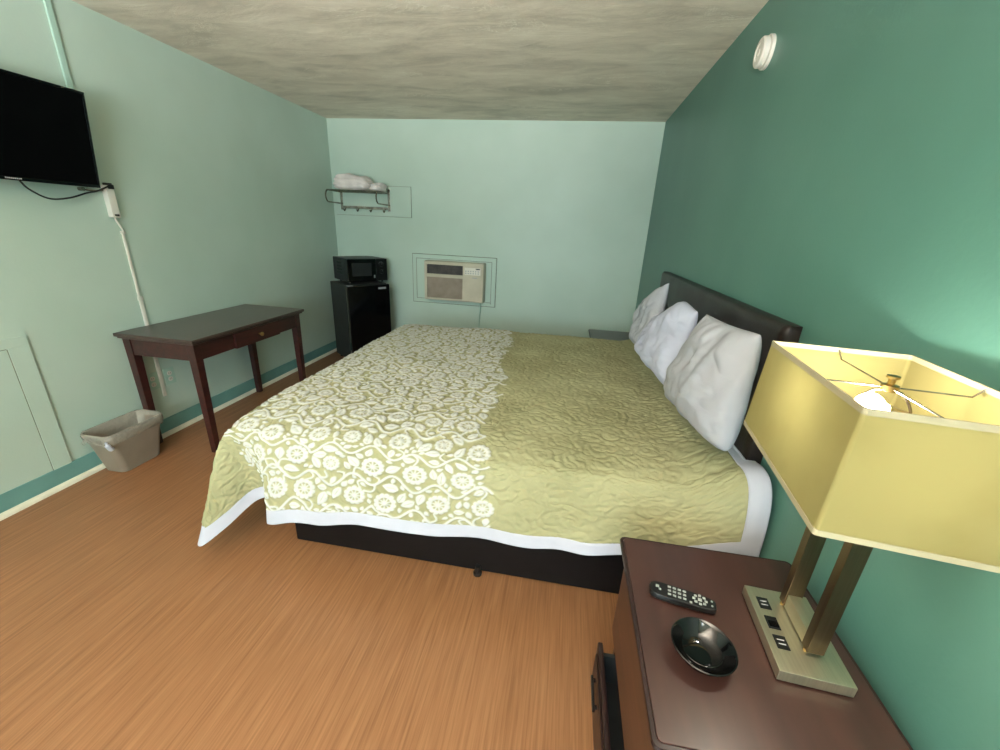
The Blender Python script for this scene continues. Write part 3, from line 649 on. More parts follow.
PR = 0.0028                       # raster step of the stitched pattern, metres of cloth
PX0, PY0 = 0.80, 0.85             # cloth coordinate origin (x from the foot, y from the near hem)
PNX, PNY = int(2.60/PR), int(3.0/PR)
def make_pattern():
    rnd = random.Random(11)
    cov = np.zeros((PNX, PNY), np.float32); wht = np.zeros((PNX, PNY), np.float32)
    occ = np.zeros((PNX, PNY), bool)
    def lim_hi(y): return 2.40-0.085*(y-1.2)+0.03*math.sin(y*7.0)
    def white_ok(x, y): return 1.215 < x < lim_hi(y)

    def stamp(cx, cy, R, fn, white):
        i0, i1 = int((cx-R-PX0)/PR), int((cx+R-PX0)/PR)+2; j0, j1 = int((cy-R-PY0)/PR), int((cy+R-PY0)/PR)+2
        i0, j0 = max(i0, 0), max(j0, 0); i1, j1 = min(i1, PNX), min(j1, PNY)
        if i1 <= i0 or j1 <= j0: return None
        X, Y = np.meshgrid(PX0+np.arange(i0, i1)*PR-cx, PY0+np.arange(j0, j1)*PR-cy, indexing='ij')
        d = fn(X, Y)                                # signed distance, negative inside
        c = np.clip(0.5-d/PR/1.3, 0, 1)
        return (slice(i0, i1), slice(j0, j1)), c
    def put(cx, cy, R, fn, white, check=None):
        r = stamp(cx, cy, R, fn, white)
        if r is None: return False
        sl, c = r; inside = c > 0.3
        if inside.sum() == 0: return False
        if check is not None:
            if (occ[sl] & inside).sum() > check*inside.sum(): return False
        cov[sl] = np.maximum(cov[sl], c)
        if white: wht[sl] = np.maximum(wht[sl], c)
        occ[sl] |= inside
        return True
    def flower(cx, cy, R, white):
        ph = rnd.random()*6.28; n = rnd.choice((11, 12, 13))
        def fn(X, Y):
            r = np.hypot(X, Y); a = np.arctan2(Y, X)+ph
            sc = R*(1-0.10*(1-np.abs(np.sin(a*n/2))))
            ring = np.maximum(r-sc, R*0.56-r)
            gap = np.where(r > R*0.78, 0.0006-np.abs(np.sin(a*n/2))*r*2/n, -1)   # little radial slits between petals
            ring = np.maximum(ring, gap)
            spk = np.maximum(np.abs(np.sin(a*4.5))*r/4.5-0.0026, r-R*0.60)
            hub = r-R*0.20
            return np.minimum(np.minimum(ring, spk), hub)
        put(cx, cy, R*1.15, fn, white)
        # reserve a margin around it
        r = stamp(cx, cy, R+0.010, lambda X, Y: np.hypot(X, Y)-(R+0.007), white)
        if r: occ[r[0]] |= r[1] > 0.5
    def stroke(pts, w0, w1, white_fn):
        for k in range(len(pts)-1):
            (ax, ay), (bx, by) = pts[k], pts[k+1]; w = w0+(w1-w0)*k/max(1, len(pts)-2)
            mx, my = (ax+bx)/2, (ay+by)/2; L = math.hypot(bx-ax, by-ay)
            def fn(X, Y, ax=ax-mx, ay=ay-my, bx=bx-mx, by=by-my, w=w):
                dx, dy = bx-ax, by-ay; tt = np.clip(((X-ax)*dx+(Y-ay)*dy)/(dx*dx+dy*dy+1e-12), 0, 1)
                return np.hypot(X-ax-tt*dx, Y-ay-tt*dy)-w
            put(mx, my, L/2+w+0.004, fn, white_fn(mx, my))
    def leaf(cx, cy, ang, L, Wd, white, check):
        ca, sa = math.cos(ang), math.sin(ang); bend = rnd.uniform(-0.25, 0.25)/L
        def fn(X, Y):
            u = X*ca+Y*sa; v = -X*sa+Y*ca+bend*u*u; q = np.clip((u+L/2)/L, 0, 1)
            half = Wd*np.sin(np.pi*q**0.8)**0.85
            d = np.abs(v)-half
            mid = 0.0010-np.abs(v)
            return np.maximum(np.maximum(d, np.abs(u)-L/2), np.where((q > 0.12) & (q < 0.72) & (Wd > 0.014), mid, -1))
        return put(cx, cy, L/2+0.01, fn, white, check)
    # flowers on a jittered triangular lattice
    fl = []
    sp = 0.178
    for a in range(-1, 14):
        for b in range(-1, 17):
            x = PX0+0.06+a*sp+(sp/2 if b % 2 else 0)+rnd.uniform(-.028, .028); y = PY0+0.05+b*sp*0.88+rnd.uniform(-.028, .028)
            fl.append((x, y))
    for x, y in fl:
        R = rnd.uniform(0.046, 0.052) if rnd.random() < 0.85 else 0.038
        flower(x, y, R, white_ok(x, y))
    # winding vines between the flower rows, with curling stems to the flowers
    fa = np.array(fl); vine_pts = []
    for b in range(-1, 17):
        y0 = PY0+0.05+(b+0.5)*sp*0.88; ph = rnd.random()*6.28
        pts = []
        x = PX0-0.05
        while x < PX0+2.7:
            pts.append([x, y0+0.030*math.sin((x)*2*math.pi/sp+ph)+0.012*math.sin(x*13+b)]); x += 0.012
        # push the vine off the flowers
        for p in pts:
            for _ in range(3):
                dx = p[0]-fa[:, 0]; dy = p[1]-fa[:, 1]; dd = np.hypot(dx, dy); k = int(dd.argmin())
                if dd[k] < 0.060:
                    s_ = (0.060-dd[k])/max(dd[k], 1e-4)*0.8; p[0] += dx[k]*s_; p[1] += dy[k]*s_
        stroke(pts, 0.0056, 0.0056, white_ok); vine_pts += pts[::4]
    vp = np.array(vine_pts)
    for x, y in fl:
        for rep in range(2):
            a = rnd.random()*6.28; k = int(np.hypot(vp[:, 0]-(x+0.10*math.cos(a)), vp[:, 1]-(y+0.10*math.sin(a))).argmin())
            tx, ty = vp[k]; d = math.hypot(tx-x, ty-y)
            if 0.06 < d < 0.17:
                sx, sy = x+(tx-x)/d*0.05, y+(ty-y)/d*0.05; nx, ny = -(ty-y)/d, (tx-x)/d; bow = rnd.choice((-1, 1))*0.022
                stroke([(sx+(tx-sx)*q+nx*bow*math.sin(math.pi*q), sy+(ty-sy)*q+ny*bow*math.sin(math.pi*q)) for q in [i/6 for i in range(7)]], 0.0036, 0.0046, white_ok)
    # leaves: large first, then small ones into the gaps
    for n, L, Wd, chk in ((5200, 0.070, 0.0205, 0.02), (5500, 0.056, 0.0175, 0.02), (6500, 0.042, 0.0135, 0.02), (6500, 0.028, 0.009, 0.02)):
        for _ in range(n*5):
            x = rnd.uniform(PX0, PX0+2.55); y = rnd.uniform(PY0, PY0+2.95)
            ang = rnd.random()*6.28; ca, sa = math.cos(ang), math.sin(ang); hit = False
            for du, dv in ((0, 0), (0.45, 0), (-0.45, 0), (0.25, 0.2), (-0.25, 0.2), (0.25, -0.2), (-0.25, -0.2), (0, 0.24), (0, -0.24)):
                i_ = int((x+(du*ca-dv*sa)*L-PX0)/PR); j_ = int((y+(du*sa+dv*ca)*L-PY0)/PR)
                if 0 <= i_ < PNX and 0 <= j_ < PNY and occ[i_, j_]: hit = True; break
            if hit: continue
            leaf(x, y, ang, L*rnd.uniform(.85, 1.12), Wd*rnd.uniform(.85, 1.1), white_ok(x, y), chk)
    return cov, wht
def sample(img, x, y):
    fx = np.clip((x-PX0)/PR, 0, PNX-1.001); fy = np.clip((y-PY0)/PR, 0, PNY-1.001)
    i = fx.astype(int); j = fy.astype(int); a = fx-i; b = fy-j
    return img[i, j]*(1-a)*(1-b)+img[i+1, j]*a*(1-b)+img[i, j+1]*(1-a)*b+img[i+1, j+1]*a*b

def build_quilt():
    cov, wht = make_pattern()
    def blur(a, n):
        for _ in range(n):
            a = (np.roll(a, 1, 0)+np.roll(a, -1, 0)+2*a)/4; a = (np.roll(a, 1, 1)+np.roll(a, -1, 1)+2*a)/4
        return a
    rel = blur(cov, 3)
    EX, EYN, EYF = 1.262, 1.362, 3.33      # where the cloth turns over the mattress edges
    HX = 3.352                              # head edge
    LA, LB = 0.43, 0.47                     # overhang at the foot, on the near side
    LF = 0.40
    step = 0.0036
    # cloth coordinates: x from foot hem to head edge, y from near hem to far hem
    xs = np.concatenate([np.arange(EX-LA, 2.46, step), np.arange(2.46, HX+0.001, 0.0055)]); xs[-1] = HX
    ys = np.concatenate([np.arange(EYN-LB, 2.1, step), np.arange(2.1, EYF+LF+0.001, 0.0065)])
    X, Y = np.meshgrid(xs, ys, indexing='ij')
    a = np.maximum(EX-X, 0); b = np.maximum(EYN-Y, 0); c = np.maximum(Y-EYF, 0)
    white = sample(wht, X, Y); relief = sample(rel, X, Y)
    white_area = np.clip((white > 0.0)*1.0, 0, 1)
    # --- top surface
    ztop = 0.628+0.0075*vnoise(X, Y, 3.3)+0.004*vnoise(X+3, Y-2, 7.5)
    diag = 0.5+0.5*np.sin((X*0.8+Y*1.1)*9.0+2*vnoise(X, Y, 2.2)); ztop += 0.004*diag*np.clip((X-2.0)/0.5, 0, 1)
    hd = np.clip((X-3.10)/0.24, 0, 1); hd = hd*hd*(3-2*hd)
    ztop += 0.062*hd
    ne = np.clip(1-(Y-EYN)/0.30, 0, 1); ztop += 0.028*hd*ne
    ztop -= 0.030*np.exp(-np.maximum(Y-EYN, 0)/0.075)*(1-hd)+0.016*np.exp(-np.maximum(X-EX, 0)/0.08)
    P = np.stack([X, Y, ztop], -1)
    # --- overhang: rays fanning from the mattress edge
    g = lambda t: t-0.13*(1-np.exp(-t/0.16))                 # how far it has dropped
    h = lambda t: (1-np.exp(-t/0.13))                          # how far the shoulder has rounded outwards
    zt0 = 0.628
    # near side + near foot corner share one ray parameter w: w>0 along the side (metres), w<0 corner angle
    th = np.degrees(np.arctan2(a, np.maximum(b, 1e-9)))         # 0 = side, 90 = foot
    side = (b > 0) | (a > 0)
    w = np.where(a > 0, -th/100.0, X-EX)                       # corner rays use -0.9..0, side rays 0..2.1
    # knots: w, hem x-offset (absolute x - anchor x), hem y, hem z
    kw = [-0.90, -0.75, -0.60, -0.49, -0.41, -0.32, -0.18, -0.05, 0.05, 0.12, 0.17, 0.22, 0.30, 0.42, 0.60, 0.85, 1.15, 1.45, 1.70, 1.90, 2.00, 2.09]
    ax = [EX]*8+[EX+q for q in kw[8:]]
    hx = [1.150, 1.150, 1.150, 1.152, 1.190, 1.255, 1.335, 1.425, 1.462, 1.470, 1.455, 1.487, 1.56, 1.68, 1.86, 2.11, 2.41, 2.71, 2.96, 3.17, 3.275, 3.368]
    hy = [1.470, 1.400, 1.280, 1.180, 1.165, 1.225, 1.335, 1.362, 1.345, 1.290, 1.245, 1.230, 1.238, 1.243, 1.246, 1.240, 1.246, 1.238, 1.245, 1.238, 1.225, 1.215]
    hz = [0.215, 0.205, 0.150, 0.094, 0.098, 0.150, 0.230, 0.250, 0.238, 0.218, 0.206, 0.212, 0.226, 0.240, 0.262, 0.282, 0.297, 0.310, 0.330, 0.375, 0.405, 0.430]
    K = cubic(kw, np.stack([ax, hx, hy, hz], 1), w)
    L = np.where(a > 0, np.minimum(LA/np.maximum(np.sin(np.radians(th)), 1e-6), LB/np.maximum(np.cos(np.radians(th)), 1e-6)), LB)
    rr = np.hypot(a, b); tt = rr/L
    anchor = np.stack([np.where(a > 0, EX, X), np.full_like(X, EYN), ztop], -1)
    hem = K[..., 1:4]
    hx_, hy_, hz_ = hem[..., 0], hem[..., 1], hem[..., 2]
    shoulder_dir = np.stack([-np.sin(np.radians(th)), -np.cos(np.radians(th))], -1)*0.040
    G = g(tt)/g(1.0); Hh = h(tt)
    lin = tt**1.15
    px = anchor[..., 0]+shoulder_dir[..., 0]*Hh*(1-tt)+(hx_-anchor[..., 0])*lin
    py = anchor[..., 1]+shoulder_dir[..., 1]*Hh*(1-tt)+(hy_-anchor[..., 1])*lin
    pz = anchor[..., 2]+(hz_-anchor[..., 2])*G
    # near the head the cloth stays high and puffs out before falling
    puff = np.clip((X-3.12)/0.2, 0, 1)*np.sin(np.pi*np.clip(tt, 0, 1))
    pz += 0.075*puff; py -= 0.045*puff
    # gentle drape waves in the side skirt
    wave = np.sin(X*17+1.5*vnoise(X, Y*0, 3.0))*0.008*tt**1.5*np.clip((w-0.25)/0.2, 0, 1)*np.clip((3.2-X)/0.2, 0, 1)
    py += wave
    near = (b > 0)
    Pn = np.stack([px, py, pz], -1)
    P[near] = Pn[near]
    # --- foot overhang away from the near corner
    tf = a/LA
    foot = (a > 0) & (b <= 0) & (c <= 0)
    blend = np.clip((Y-EYN)/0.35, 0, 1); blend = blend*blend*(3-2*blend)
    fx_ = EX-0.035*h(tf)*(1-tf)+((1.150-EX)*(1-blend)+(1.155-EX)*blend)*tf**1.15
    fy_ = Y+(1.470-EYN)*np.exp(-(Y-EYN)/0.18)*tf**1.15
    fz_ = ztop+((0.215)-ztop)*(g(tf)/g(1.0))
    fx_ += 0.012*np.sin(Y*15)*tf**1.5*blend
    Pf = np.stack([fx_, fy_, fz_], -1); P[foot] = Pf[foot]
    # --- far side, plain drape (with its own round corner)
    thf = np.arctan2(a, np.maximum(c, 1e-9)); rf = np.hypot(a, c); Lf = np.where(a > 0, np.minimum(LA/np.maximum(np.sin(thf), 1e-6), LF/np.maximum(np.cos(thf), 1e-6)), LF)
    tq = rf/Lf; out = 0.045*h(tq)+0.08*tq*(1+0.8*np.sin(2*thf)**2); 
    Pc = np.stack([np.where(a > 0, EX, X)-np.sin(thf)*out, EYF+np.cos(thf)*out, ztop-(0.40*(Lf/0.40)**0.8)*g(tq)/g(1.0)], -1)
    far = c > 0; P[far] = Pc[far]
    P[..., 0] = np.minimum(P[..., 0], np.where(P[..., 1] > 1.375, 3.318, W-0.010))
    stn = vnoise(X, Y, 8.5)+0.45*vnoise(X+9, Y+4, 19)
    stitch = np.exp(-(np.sin(stn*7.5)/0.30)**2)
    # relief along the surface normal
    dx = np.gradient(P, axis=0); dy = np.gradient(P, axis=1); nr = np.cross(dx, dy); nr /= np.linalg.norm(nr, axis=-1, keepdims=True)+1e-9
    # distance to the hem of the cloth
    hemd = np.minimum.reduce([X-xs[0], Y-ys[0], ys[-1]-Y, xs[-1]-X+0.0])
    bw = 0.062
    inb = hemd < bw
    fine = 0.0016*vnoise(X*1.0, Y, 60)+0.0016*(1-np.abs(vnoise(X+Y+0.03*vnoise(X, Y, 20), X-Y, 26))*3).clip(-1, 1)
    hgt = np.where(inb, 0.0008*vnoise(X, Y, 25), (0.0058*(white > 0.05)+0.0032*(white <= 0.05))*relief+fine*0.7-0.0034*stitch*np.where(white > 0.05, 0.15, 1.0))
    edge = np.clip(np.abs(hemd-bw)/0.006, 0, 1); hgt = hgt*edge-0.001*(1-edge)
    P = P+nr*hgt[..., None]
    P[..., 0] = np.minimum(P[..., 0], W-0.006)
    nx, ny = X.shape
    idx = np.arange(nx*ny).reshape(nx, ny)
    quads = np.stack([idx[:-1, :-1], idx[1:, :-1], idx[1:, 1:], idx[:-1, 1:]], -1).reshape(-1, 4)
    fb = inb[:-1, :-1].reshape(-1)
    flat = P.reshape(-1, 3); wflat = (white*(~inb)).reshape(-1)
    root = thing('quilt', 'sage green quilt with white raised vines and white hem draped over the bed', 'quilt', (2.3, 2.34, 0.2))
    def part(name, q, mat, attr=False):
        used = np.zeros(nx*ny, bool); used[q.ravel()] = True; remap = np.cumsum(used)-1
        co = flat[used].astype(np.float32); q = remap[q]
        me = bpy.data.meshes.new(name); me.vertices.add(len(co)); me.vertices.foreach_set('co', co.ravel())
        me.loops.add(q.size); me.loops.foreach_set('vertex_index', q.ravel().astype(np.int32))
        me.polygons.add(len(q)); me.polygons.foreach_set('loop_start', np.arange(0, q.size, 4, dtype=np.int32)); me.polygons.foreach_set('loop_total', np.full(len(q), 4, np.int32))
        me.update(calc_edges=True); me.validate()
        if attr:
            at = me.attributes.new('white', 'FLOAT', 'POINT'); at.data.foreach_set('value', wflat[used].astype(np.float32))
        o = finish(name, me, mat, root, True)
        return o
    part('quilted_field', quads[~fb], M['quilt'], True)
    hb = part('hem_border', quads[fb], M['hem'])
    hb['label'] = 'plain white hem border'
    md_ = hb.modifiers.new('thickness', 'SOLIDIFY'); md_.thickness = 0.005; md_.offset = -1
build_quilt()

# ------------------------------------------------------------------ pillows
def pillow(corners, thick, mat, label, seed, arch=0.0, mid=0.5):
    BN_, BF_, TN_, TF_ = [np.array(c, float) for c in corners]
    nu, nv = 80, 64
    s = np.linspace(0, 1, nu)[:, None]; v = np.linspace(0, 1, nv)[None, :]
    # pull the seam inwards between the corners
    inx = 0.022*np.sin(np.pi*v)*(1-2*s)*np.abs(1-2*s)**1.5; inz = 0.022*np.sin(np.pi*s)*(1-2*v)*np.abs(1-2*v)**1.5
    S = s+inx; Vv = v+inz
    base = (BN_[None, None]*((1-S)*(1-Vv))[..., None]+BF_*(S*(1-Vv))[..., None]+TN_*((1-S)*Vv)[..., None]+TF_*(S*Vv)[..., None])
    cc = (1-0.075*np.abs(2*s-1)**7*np.abs(2*v-1)**7*np.where(v < 0.5, 1.0, 0.25))[..., None]; ctr = base.reshape(-1, 3).mean(0); base = ctr+(base-ctr)*cc
    base[..., 2] += arch*np.exp(-((S-mid)/0.30)**2)*np.clip(Vv, 0, 1)**2*np.sin(np.pi*np.clip(S, 0, 1))**0.5
    n = np.cross(BF_-BN_, TN_-BN_); n /= np.linalg.norm(n)
    if n[0] > 0: n = -n
    prof = (np.clip(1-np.abs(2*s-1)**3.4, 0, 1)*np.clip(1-np.abs(2*v-1)**3.4, 0, 1))**0.55
    belly = 1.0+0.22*(1-2*v)
    wr = 0.011*vnoise(s*3+seed, v*3, 1.6)+0.007*vnoise(s*9+seed+2*v, v*3+seed, 1.3)+0.006*np.abs(vnoise(s*8+seed-5*v, v*8+s*3, 1.2))
    front = base+n*((prof*thick*0.55*belly)+wr*prof**0.3)[..., None]
    back = base-n*((prof*thick*0.45*belly)+wr*0.4*prof)[..., None]
    back[..., 0] = np.minimum(back[..., 0], 3.323); front[..., 0] = np.minimum(front[..., 0], 3.319)
    bm = bmesh.new()
    F = [[bm.verts.new(front[i, j]) for j in range(nv)] for i in range(nu)]
    Bk = [[(F[i][j] if i in (0, nu-1) or j in (0, nv-1) else bm.verts.new(back[i, j])) for j in range(nv)] for i in range(nu)]
    for i in range(nu-1):
        for j in range(nv-1):
            bm.faces.new((F[i][j], F[i+1][j], F[i+1][j+1], F[i][j+1]))
            q = (Bk[i][j], Bk[i][j+1], Bk[i+1][j+1], Bk[i+1][j])
            try: bm.faces.new(q)
            except ValueError: pass
    o = obj('pillow', bm, mat, None, 180)
    return setp(o, label, 'pillow', 'pillows leaning on the headboard')
pillow([(3.16, 2.50, 0.74), (3.150, 2.89, 0.735), (3.255, 2.66, 1.190), (3.150, 2.93, 0.945)], 0.12, M['pillow_grey'], 'white pillow farthest from the lamp, its pointed corner up against the headboard', 1.0, 0.05, 0.45)
pillow([(3.175, 1.90, 0.745), (3.105, 2.51, 0.790), (3.235, 1.94, 1.135), (3.165, 2.46, 1.010)], 0.14, M['pillow'], 'middle pillow of the three, bluish white and partly behind the nearest', 4.0, 0.075, 0.35)
pillow([(3.185, 1.215, 0.800), (3.165, 1.92, 0.735), (3.215, 1.27, 1.192), (3.175, 1.66, 1.178)], 0.15, M['pillow_grey'], 'nearest pillow to the lamp, large square pale grey white, overlapping the middle one', 8.0)

# ------------------------------------------------------------------ nightstands
def nightstand(x0, x1, y0, y1, zt, label, ajar, loc_label=None):
    t = thing('nightstand', label, 'nightstand', ((x0+x1)/2, (y0+y1)/2, 0))
    # top with rounded vertical corners and stepped moulding
    bm = bmesh.new()
    def ring(z, inset, r=0.03): return [(x, y, z) for x, y in rrect((x0+x1)/2, (y0+y1)/2, (x1-x0)/2-inset, (y1-y0)/2-inset, r)]
    loft(bm, [ring(zt-0.022, 0.010, .010), ring(zt-0.004, 0.010, .010), ring(zt-0.001, 0.0105, .010), ring(zt, 0.012, .010)], True, True)
    tp = obj('top', bm, M['ns_top'], t)
    bm = bmesh.new(); loft(bm, [ring(zt-0.034, 0.016, .012), ring(zt-0.026, 0.014, .012), ring(zt-0.024, 0.004, .014), ring(zt-0.010, 0.0, .014), ring(zt-0.004, 0.002, .014), ring(zt-0.0035, 0.0095, .010), ring(zt-0.034, 0.0160, .012)])
    bmesh.ops.remove_doubles(bm, verts=bm.verts, dist=1e-6)
    obj('edge_moulding', bm, M['ns_dark'], tp)
    bx0, bx1, by0, by1 = x0+0.024, x1-0.012, y0+0.022, y1-0.022
    zb = zt-0.034
    obj('side_panel', B(((bx0+0.018, by0, 0.0), (bx1, by0+0.018, zb)), bev=0.001), M['ns_dark'], t)
    obj('side_panel', B(((bx0+0.018, by1-0.018, 0.0), (bx1, by1, zb)), bev=0.001), M['ns_dark'], t)
    obj('back_panel', B(((bx1-0.01, by0+0.018, 0.03), (bx1, by1-0.018, zb))), M['ns_dark'], t)
    obj('bottom_panel', B(((bx0+0.018, by0+0.018, 0.05), (bx1-0.01, by1-0.018, 0.068))), M['ns_dark'], t)
    obj('middle_shelf', B(((bx0+0.018, by0+0.018, 0.245), (bx1-0.01, by1-0.018, 0.263))), M['ns_dark'], t)
    d = obj('drawer', B(((bx0, by0, 0.262), (bx0+0.018, by1, zb-0.006)), ((bx0+0.018, by0+0.03, 0.275), (bx1-0.05, by1-0.03, zb-0.06)), bev=0.002), M['ns_body'], t)
    dx = -ajar
    lo = obj('drawer', B(((bx0+dx, by0+0.004, 0.03), (bx0+dx+0.016, by1-0.012, 0.205)), ((bx0+dx-0.006, by0+0.03, 0.055), (bx0+dx, by1-0.04, 0.19)), bev=0.004), M['ns_dark'], t)
    obj('drawer_tray', B(((bx0+dx+0.016, by0+0.035, 0.075), (bx1-0.06, by0+0.047, 0.19)), ((bx0+dx+0.016, by1-0.047, 0.075), (bx1-0.06, by1-0.035, 0.19)), ((bx0+dx+0.016, by0+0.035, 0.071), (bx1-0.06, by1-0.035, 0.0745))), M['black_matte'], lo)
    yc = (by0+by1)/2
    obj('pull', B(((bx0+dx-0.020, yc+0.055, 0.145), (bx0+dx-0.012, yc+0.155, 0.157)), ((bx0+dx-0.014, yc+0.062, 0.147), (bx0+dx-0.005, yc+0.072, 0.155)), ((bx0+dx-0.014, yc+0.138, 0.147), (bx0+dx-0.005, yc+0.148, 0.155)), bev=0.002), M['black_plastic'], lo)
    return t
NZ = 0.61
nightstand(2.862, 3.330, 0.486, 1.018, NZ, 'reddish brown nightstand under the lamp, its lower drawer slightly open', 0.038)
nightstand(2.895, 3.350, 3.60, 4.13, 0.53, 'dark nightstand mostly hidden beyond the bed in the back right corner', 0.0)

# ------------------------------------------------------------------ table lamp
def rotz(c, a): return Matrix.Translation(c) @ Matrix.Rotation(a, 4, 'Z') @ Matrix.Translation(-Vector(c))
LC = Vector((3.203, 0.755, 0)); XL = rotz(LC, math.radians(-3.5))
t = thing('table_lamp', 'lit table lamp with rectangular cream shade and two metal posts on the nightstand', 'lamp', (3.205, 0.752, NZ))
bz0, bz1 = NZ+0.004, NZ+0.030
hxw, hyw = 0.060, 0.108
base = obj('base', B(((LC.x-0.064, LC.y-hyw, bz0), (LC.x+0.074, LC.y+hyw, bz1)), bev=0.0015, xf=XL), M['nickel'], t)
for sx in (-1, 1):
    for sy in (-1, 1):
        obj('foot_pad', tube(bmesh.new(), [XL @ Vector((LC.x+sx*0.045, LC.y+sy*0.09, NZ)), XL @ Vector((LC.x+sx*0.045, LC.y+sy*0.09, bz0+0.001))], 0.007, 10), M['black_plastic'], base)
for k in range(3):
    yc = LC.y+0.060-k*0.050; xc = LC.x-0.036
    if k == 1: yc -= 0.002
    o = obj('outlet', B(((xc-0.0125, yc-0.0165, bz1-0.001), (xc+0.0125, yc+0.0165, bz1+0.0015)), bev=0.0008, xf=XL), M['black_plastic'], base)
    if k == 1: bb = [((xc-0.009, yc-0.012, bz1+0.0015), (xc+0.009, yc+0.001, bz1+0.005))]
    else: bb = [((xc-0.007, yc+0.004, bz1+0.0012), (xc+0.007, yc+0.006, bz1+0.0022)), ((xc-0.007, yc-0.006, bz1+0.0012), (xc+0.007, yc-0.004, bz1+0.0022))]
    obj('rocker' if k == 1 else 'slots', B(*bb, xf=XL), M['black_gloss'] if k == 1 else M['grey_print'], o)
# posts, joined by a low block that stands on the base
pw, pd = 0.0165, 0.011
PXc = LC.x+0.020
for sy in (-1, 1):
    y = LC.y+0.013+sy*0.058
    obj('post', B(((PXc-pw, y-pd, bz1+0.006), (PXc+pw, y+pd, 1.135)), bev=0.0012, xf=XL), M['bronze'], t)
obj('joining_block', B(((PXc-0.014, LC.y-0.034, bz1+0.004), (PXc+0.014, LC.y+0.060, bz1+0.040)), bev=0.0012, xf=XL), M['nickel'], t)
for sy in (-1, 1):
    obj('screw', tube(bmesh.new(), [XL @ Vector((PXc-0.012, LC.y+0.013+sy*0.058, bz1-0.001)), XL @ Vector((PXc-0.012, LC.y+0.013+sy*0.058, bz1+0.008))], 0.005, 10), M['brass'], t)
obj('top_bar', B(((PXc-0.012, LC.y-0.034, 1.105), (PXc+0.012, LC.y+0.060, 1.125)), bev=0.001, xf=XL), M['nickel'], t)
# shade
SC = Vector((3.177, 0.722, 0)); XS = rotz(SC, math.radians(-6.8))
zt, zb = 1.25, 1.052
def rect(hx, hy, z, r=0.006): return [XS @ Vector((x, y, z)) for x, y in rrect(SC.x, SC.y, hx, hy, r, 3)]
bm = bmesh.new(); loft(bm, [rect(0.132, 0.193, zb), rect(0.124, 0.185, zt), rect(0.1225, 0.1835, zt), rect(0.1305, 0.1915, zb), rect(0.132, 0.193, zb)])
bmesh.ops.remove_doubles(bm, verts=bm.verts, dist=1e-6)
sh = obj('shade', bm, M['shade'], t)
for z, hx, hy, nm in ((zt, 0.1245, 0.1855, 'top'), (zb, 0.1325, 0.1935, 'bottom')):
    e = 1 if nm == 'top' else -1
    bm = bmesh.new(); loft(bm, [rect(hx, hy, z-0.008*e*(1 if e > 0 else 1)), rect(hx, hy, z+0.0015*e), rect(hx-0.003, hy-0.003, z+0.0015*e), rect(hx-0.003, hy-0.003, z-0.008*e), rect(hx, hy, z-0.008*e)])
    bmesh.ops.remove_doubles(bm, verts=bm.verts, dist=1e-6)
    obj('shade_binding', bm, M['shade_trim'], sh)
hub = XS @ Vector((SC.x, SC.y, zt-0.018))
for dx_, dy_ in ((1, 0), (-1, 0), (0, 1), (0, -1)):
    e = XS @ Vector((SC.x+dx_*0.122, SC.y+dy_*0.183, zt-0.003)); m1 = hub.lerp(e, 0.90); m1.z = zt-0.018
    obj('spider_arm', tube(bmesh.new(), [hub, m1, e], 0.0014, 8), M['chrome'], sh)
bm = bmesh.new(); lathe(bm, [(0, -0.006), (0.012, -0.006), (0.012, 0.004), (0.005, 0.006), (0.005, 0.014), (0.009, 0.016), (0.009, 0.020), (0, 0.022)], hub, 20)
obj('finial', bm, M['brass'], t)
bm = bmesh.new()
for s in (1, -1):
    tube(bm, spline([hub+Vector((0, 0, -0.005)), hub+Vector((s*0.02, -s*0.006, -0.010)), hub+Vector((s*0.038, -s*0.010, -0.04)), hub+Vector((s*0.040, -s*0.010, -0.085)), hub+Vector((s*0.012, 0, -0.115))]), 0.0022, 8)
obj('harp', bm, M['chrome'], t)
obj('socket_stem', tube(bmesh.new(), [hub+Vector((0, 0, -0.142)), hub+Vector((0, 0, -0.100))], 0.012, 16), M['brass'], t)
# two angled sockets; the near-left one carries the lit bulb
s0 = hub+Vector((0.034, -0.002, -0.050))
bdir = (Vector((3.150, 0.722, 1.200))-s0).normalized()
obj('socket', tube(bmesh.new(), [s0-bdir*0.012, s0+bdir*0.031], 0.012, 16), M['brass'], t)
obj('socket_arm', tube(bmesh.new(), spline([s0, s0+Vector((0.012, 0, -0.02)), hub+Vector((0.02, 0, -0.11)), hub+Vector((0, 0, -0.125))]), 0.004, 8), M['brass'], t)
bm = bmesh.new(); q = s0+bdir*0.030
tube(bm, [q, q+bdir*0.008, q+bdir*0.016, q+bdir*0.026, q+bdir*0.036, q+bdir*0.043, q+bdir*0.046], [0.011, 0.013, 0.018, 0.021, 0.018, 0.011, 0.003], 20)
bo = obj('bulb', bm, M['bulb'], t, 180); bo['label'] = 'glowing lit bulb'

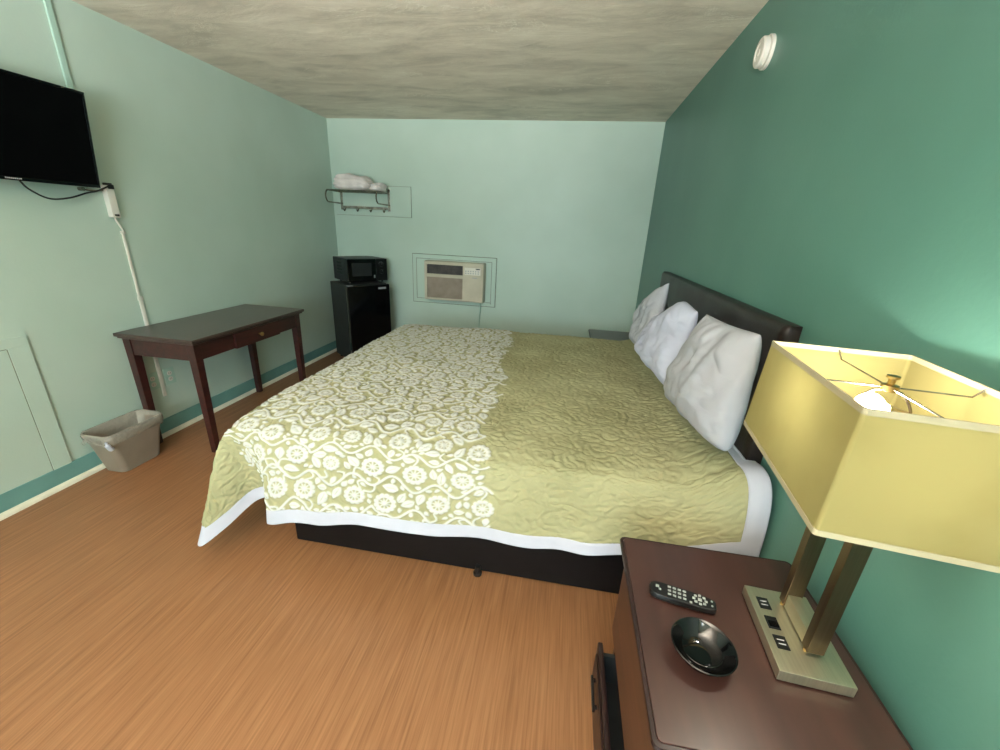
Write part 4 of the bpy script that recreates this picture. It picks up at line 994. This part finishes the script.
# ------------------------------------------------------------------ remote control
ra, rb = Vector((2.912, 0.826, NZ)), Vector((3.062, 0.796, NZ))
RX = (rb-ra).normalized(); RY = Vector((-RX.y, RX.x, 0)); RL = (rb-ra).length
XR = Matrix((RX, RY, Vector((0, 0, 1)))).transposed().to_4x4(); XR.translation = ra
t = thing('remote_control', 'black remote control with pale keys lying on the nightstand', 'remote control', (ra+rb)/2)
bm = bmesh.new(); rings = []
def outline(ins, z):
    pts = []
    n = 40
    for k in range(n):
        a = 2*math.pi*k/n; ca, sa = math.cos(a), math.sin(a)
        x = RL/2+(RL/2-ins)*math.copysign(abs(ca)**0.45, ca); wv = 0.0245-0.0035*(x/RL)
        y = (wv-ins)*math.copysign(abs(sa)**0.5, sa); pts.append(XR @ Vector((x, y, z)))
    return pts
loft(bm, [outline(0.006, 0.0005), outline(0.001, 0.006), outline(0, 0.014), outline(0.002, 0.019), outline(0.006, 0.0205)], True, True)
obj('casing', bm, M['black_plastic'], t)
def key(x, y, sx, sy, name='key'): obj(name, B(((x-sx, y-sy, 0.0200), (x+sx, y+sy, 0.0218)), bev=0.0008, xf=XR), M['white_key'], t)
key(0.018, 0.004, 0.004, 0.004, 'power_key'); key(0.024, -0.004, 0.003, 0.003)
for i in range(4):
    for j in range(3): key(0.046+i*0.0115, 0.012-j*0.0115, 0.0038, 0.0030)
for k in range(8):
    a = 2*math.pi*k/8; key(0.115+0.0135*math.cos(a), 0.0125*math.sin(a)+0.001, 0.0034, 0.0034)
key(0.115, 0.001, 0.0045, 0.0045); key(0.094, -0.015, 0.003, 0.003); key(0.1415, 0.007, 0.0022, 0.0024); key(0.1415, -0.007, 0.0022, 0.0024)

# ------------------------------------------------------------------ ashtray
AC = (2.992, 0.672, NZ)
t = thing('ashtray', 'glossy black round ashtray dish on the nightstand', 'ashtray', AC)
bm = bmesh.new(); lathe(bm, [(0, 0.0), (0.036, 0.0), (0.040, 0.003), (0.052, 0.018), (0.0635, 0.034), (0.0645, 0.037), (0.0625, 0.0385), (0.058, 0.034), (0.046, 0.016), (0.034, 0.007), (0.018, 0.0055), (0, 0.005)], AC, 48)
for v in bm.verts:     # shallow ripples pressed in the inner wall
    d = Vector((v.co.x-AC[0], v.co.y-AC[1])); r = d.length
    if v.co.z > NZ+0.005 and 0.030 < r < 0.056: v.co.z += 0.0012*math.sin(math.atan2(d.y, d.x)*24)
obj('dish', bm, M['black_gloss'], t, 60)
bm = bmesh.new(); pts = []
for i in range(15):
    a = math.radians(-150+120*i/14); pts.append((AC[0]+0.043*math.cos(a), AC[1]+0.043*math.sin(a)+0.006, NZ+0.022))
tube(bm, pts, 0.0022, 8); obj('inner_ridge', bm, M['black_gloss'], t, 180)
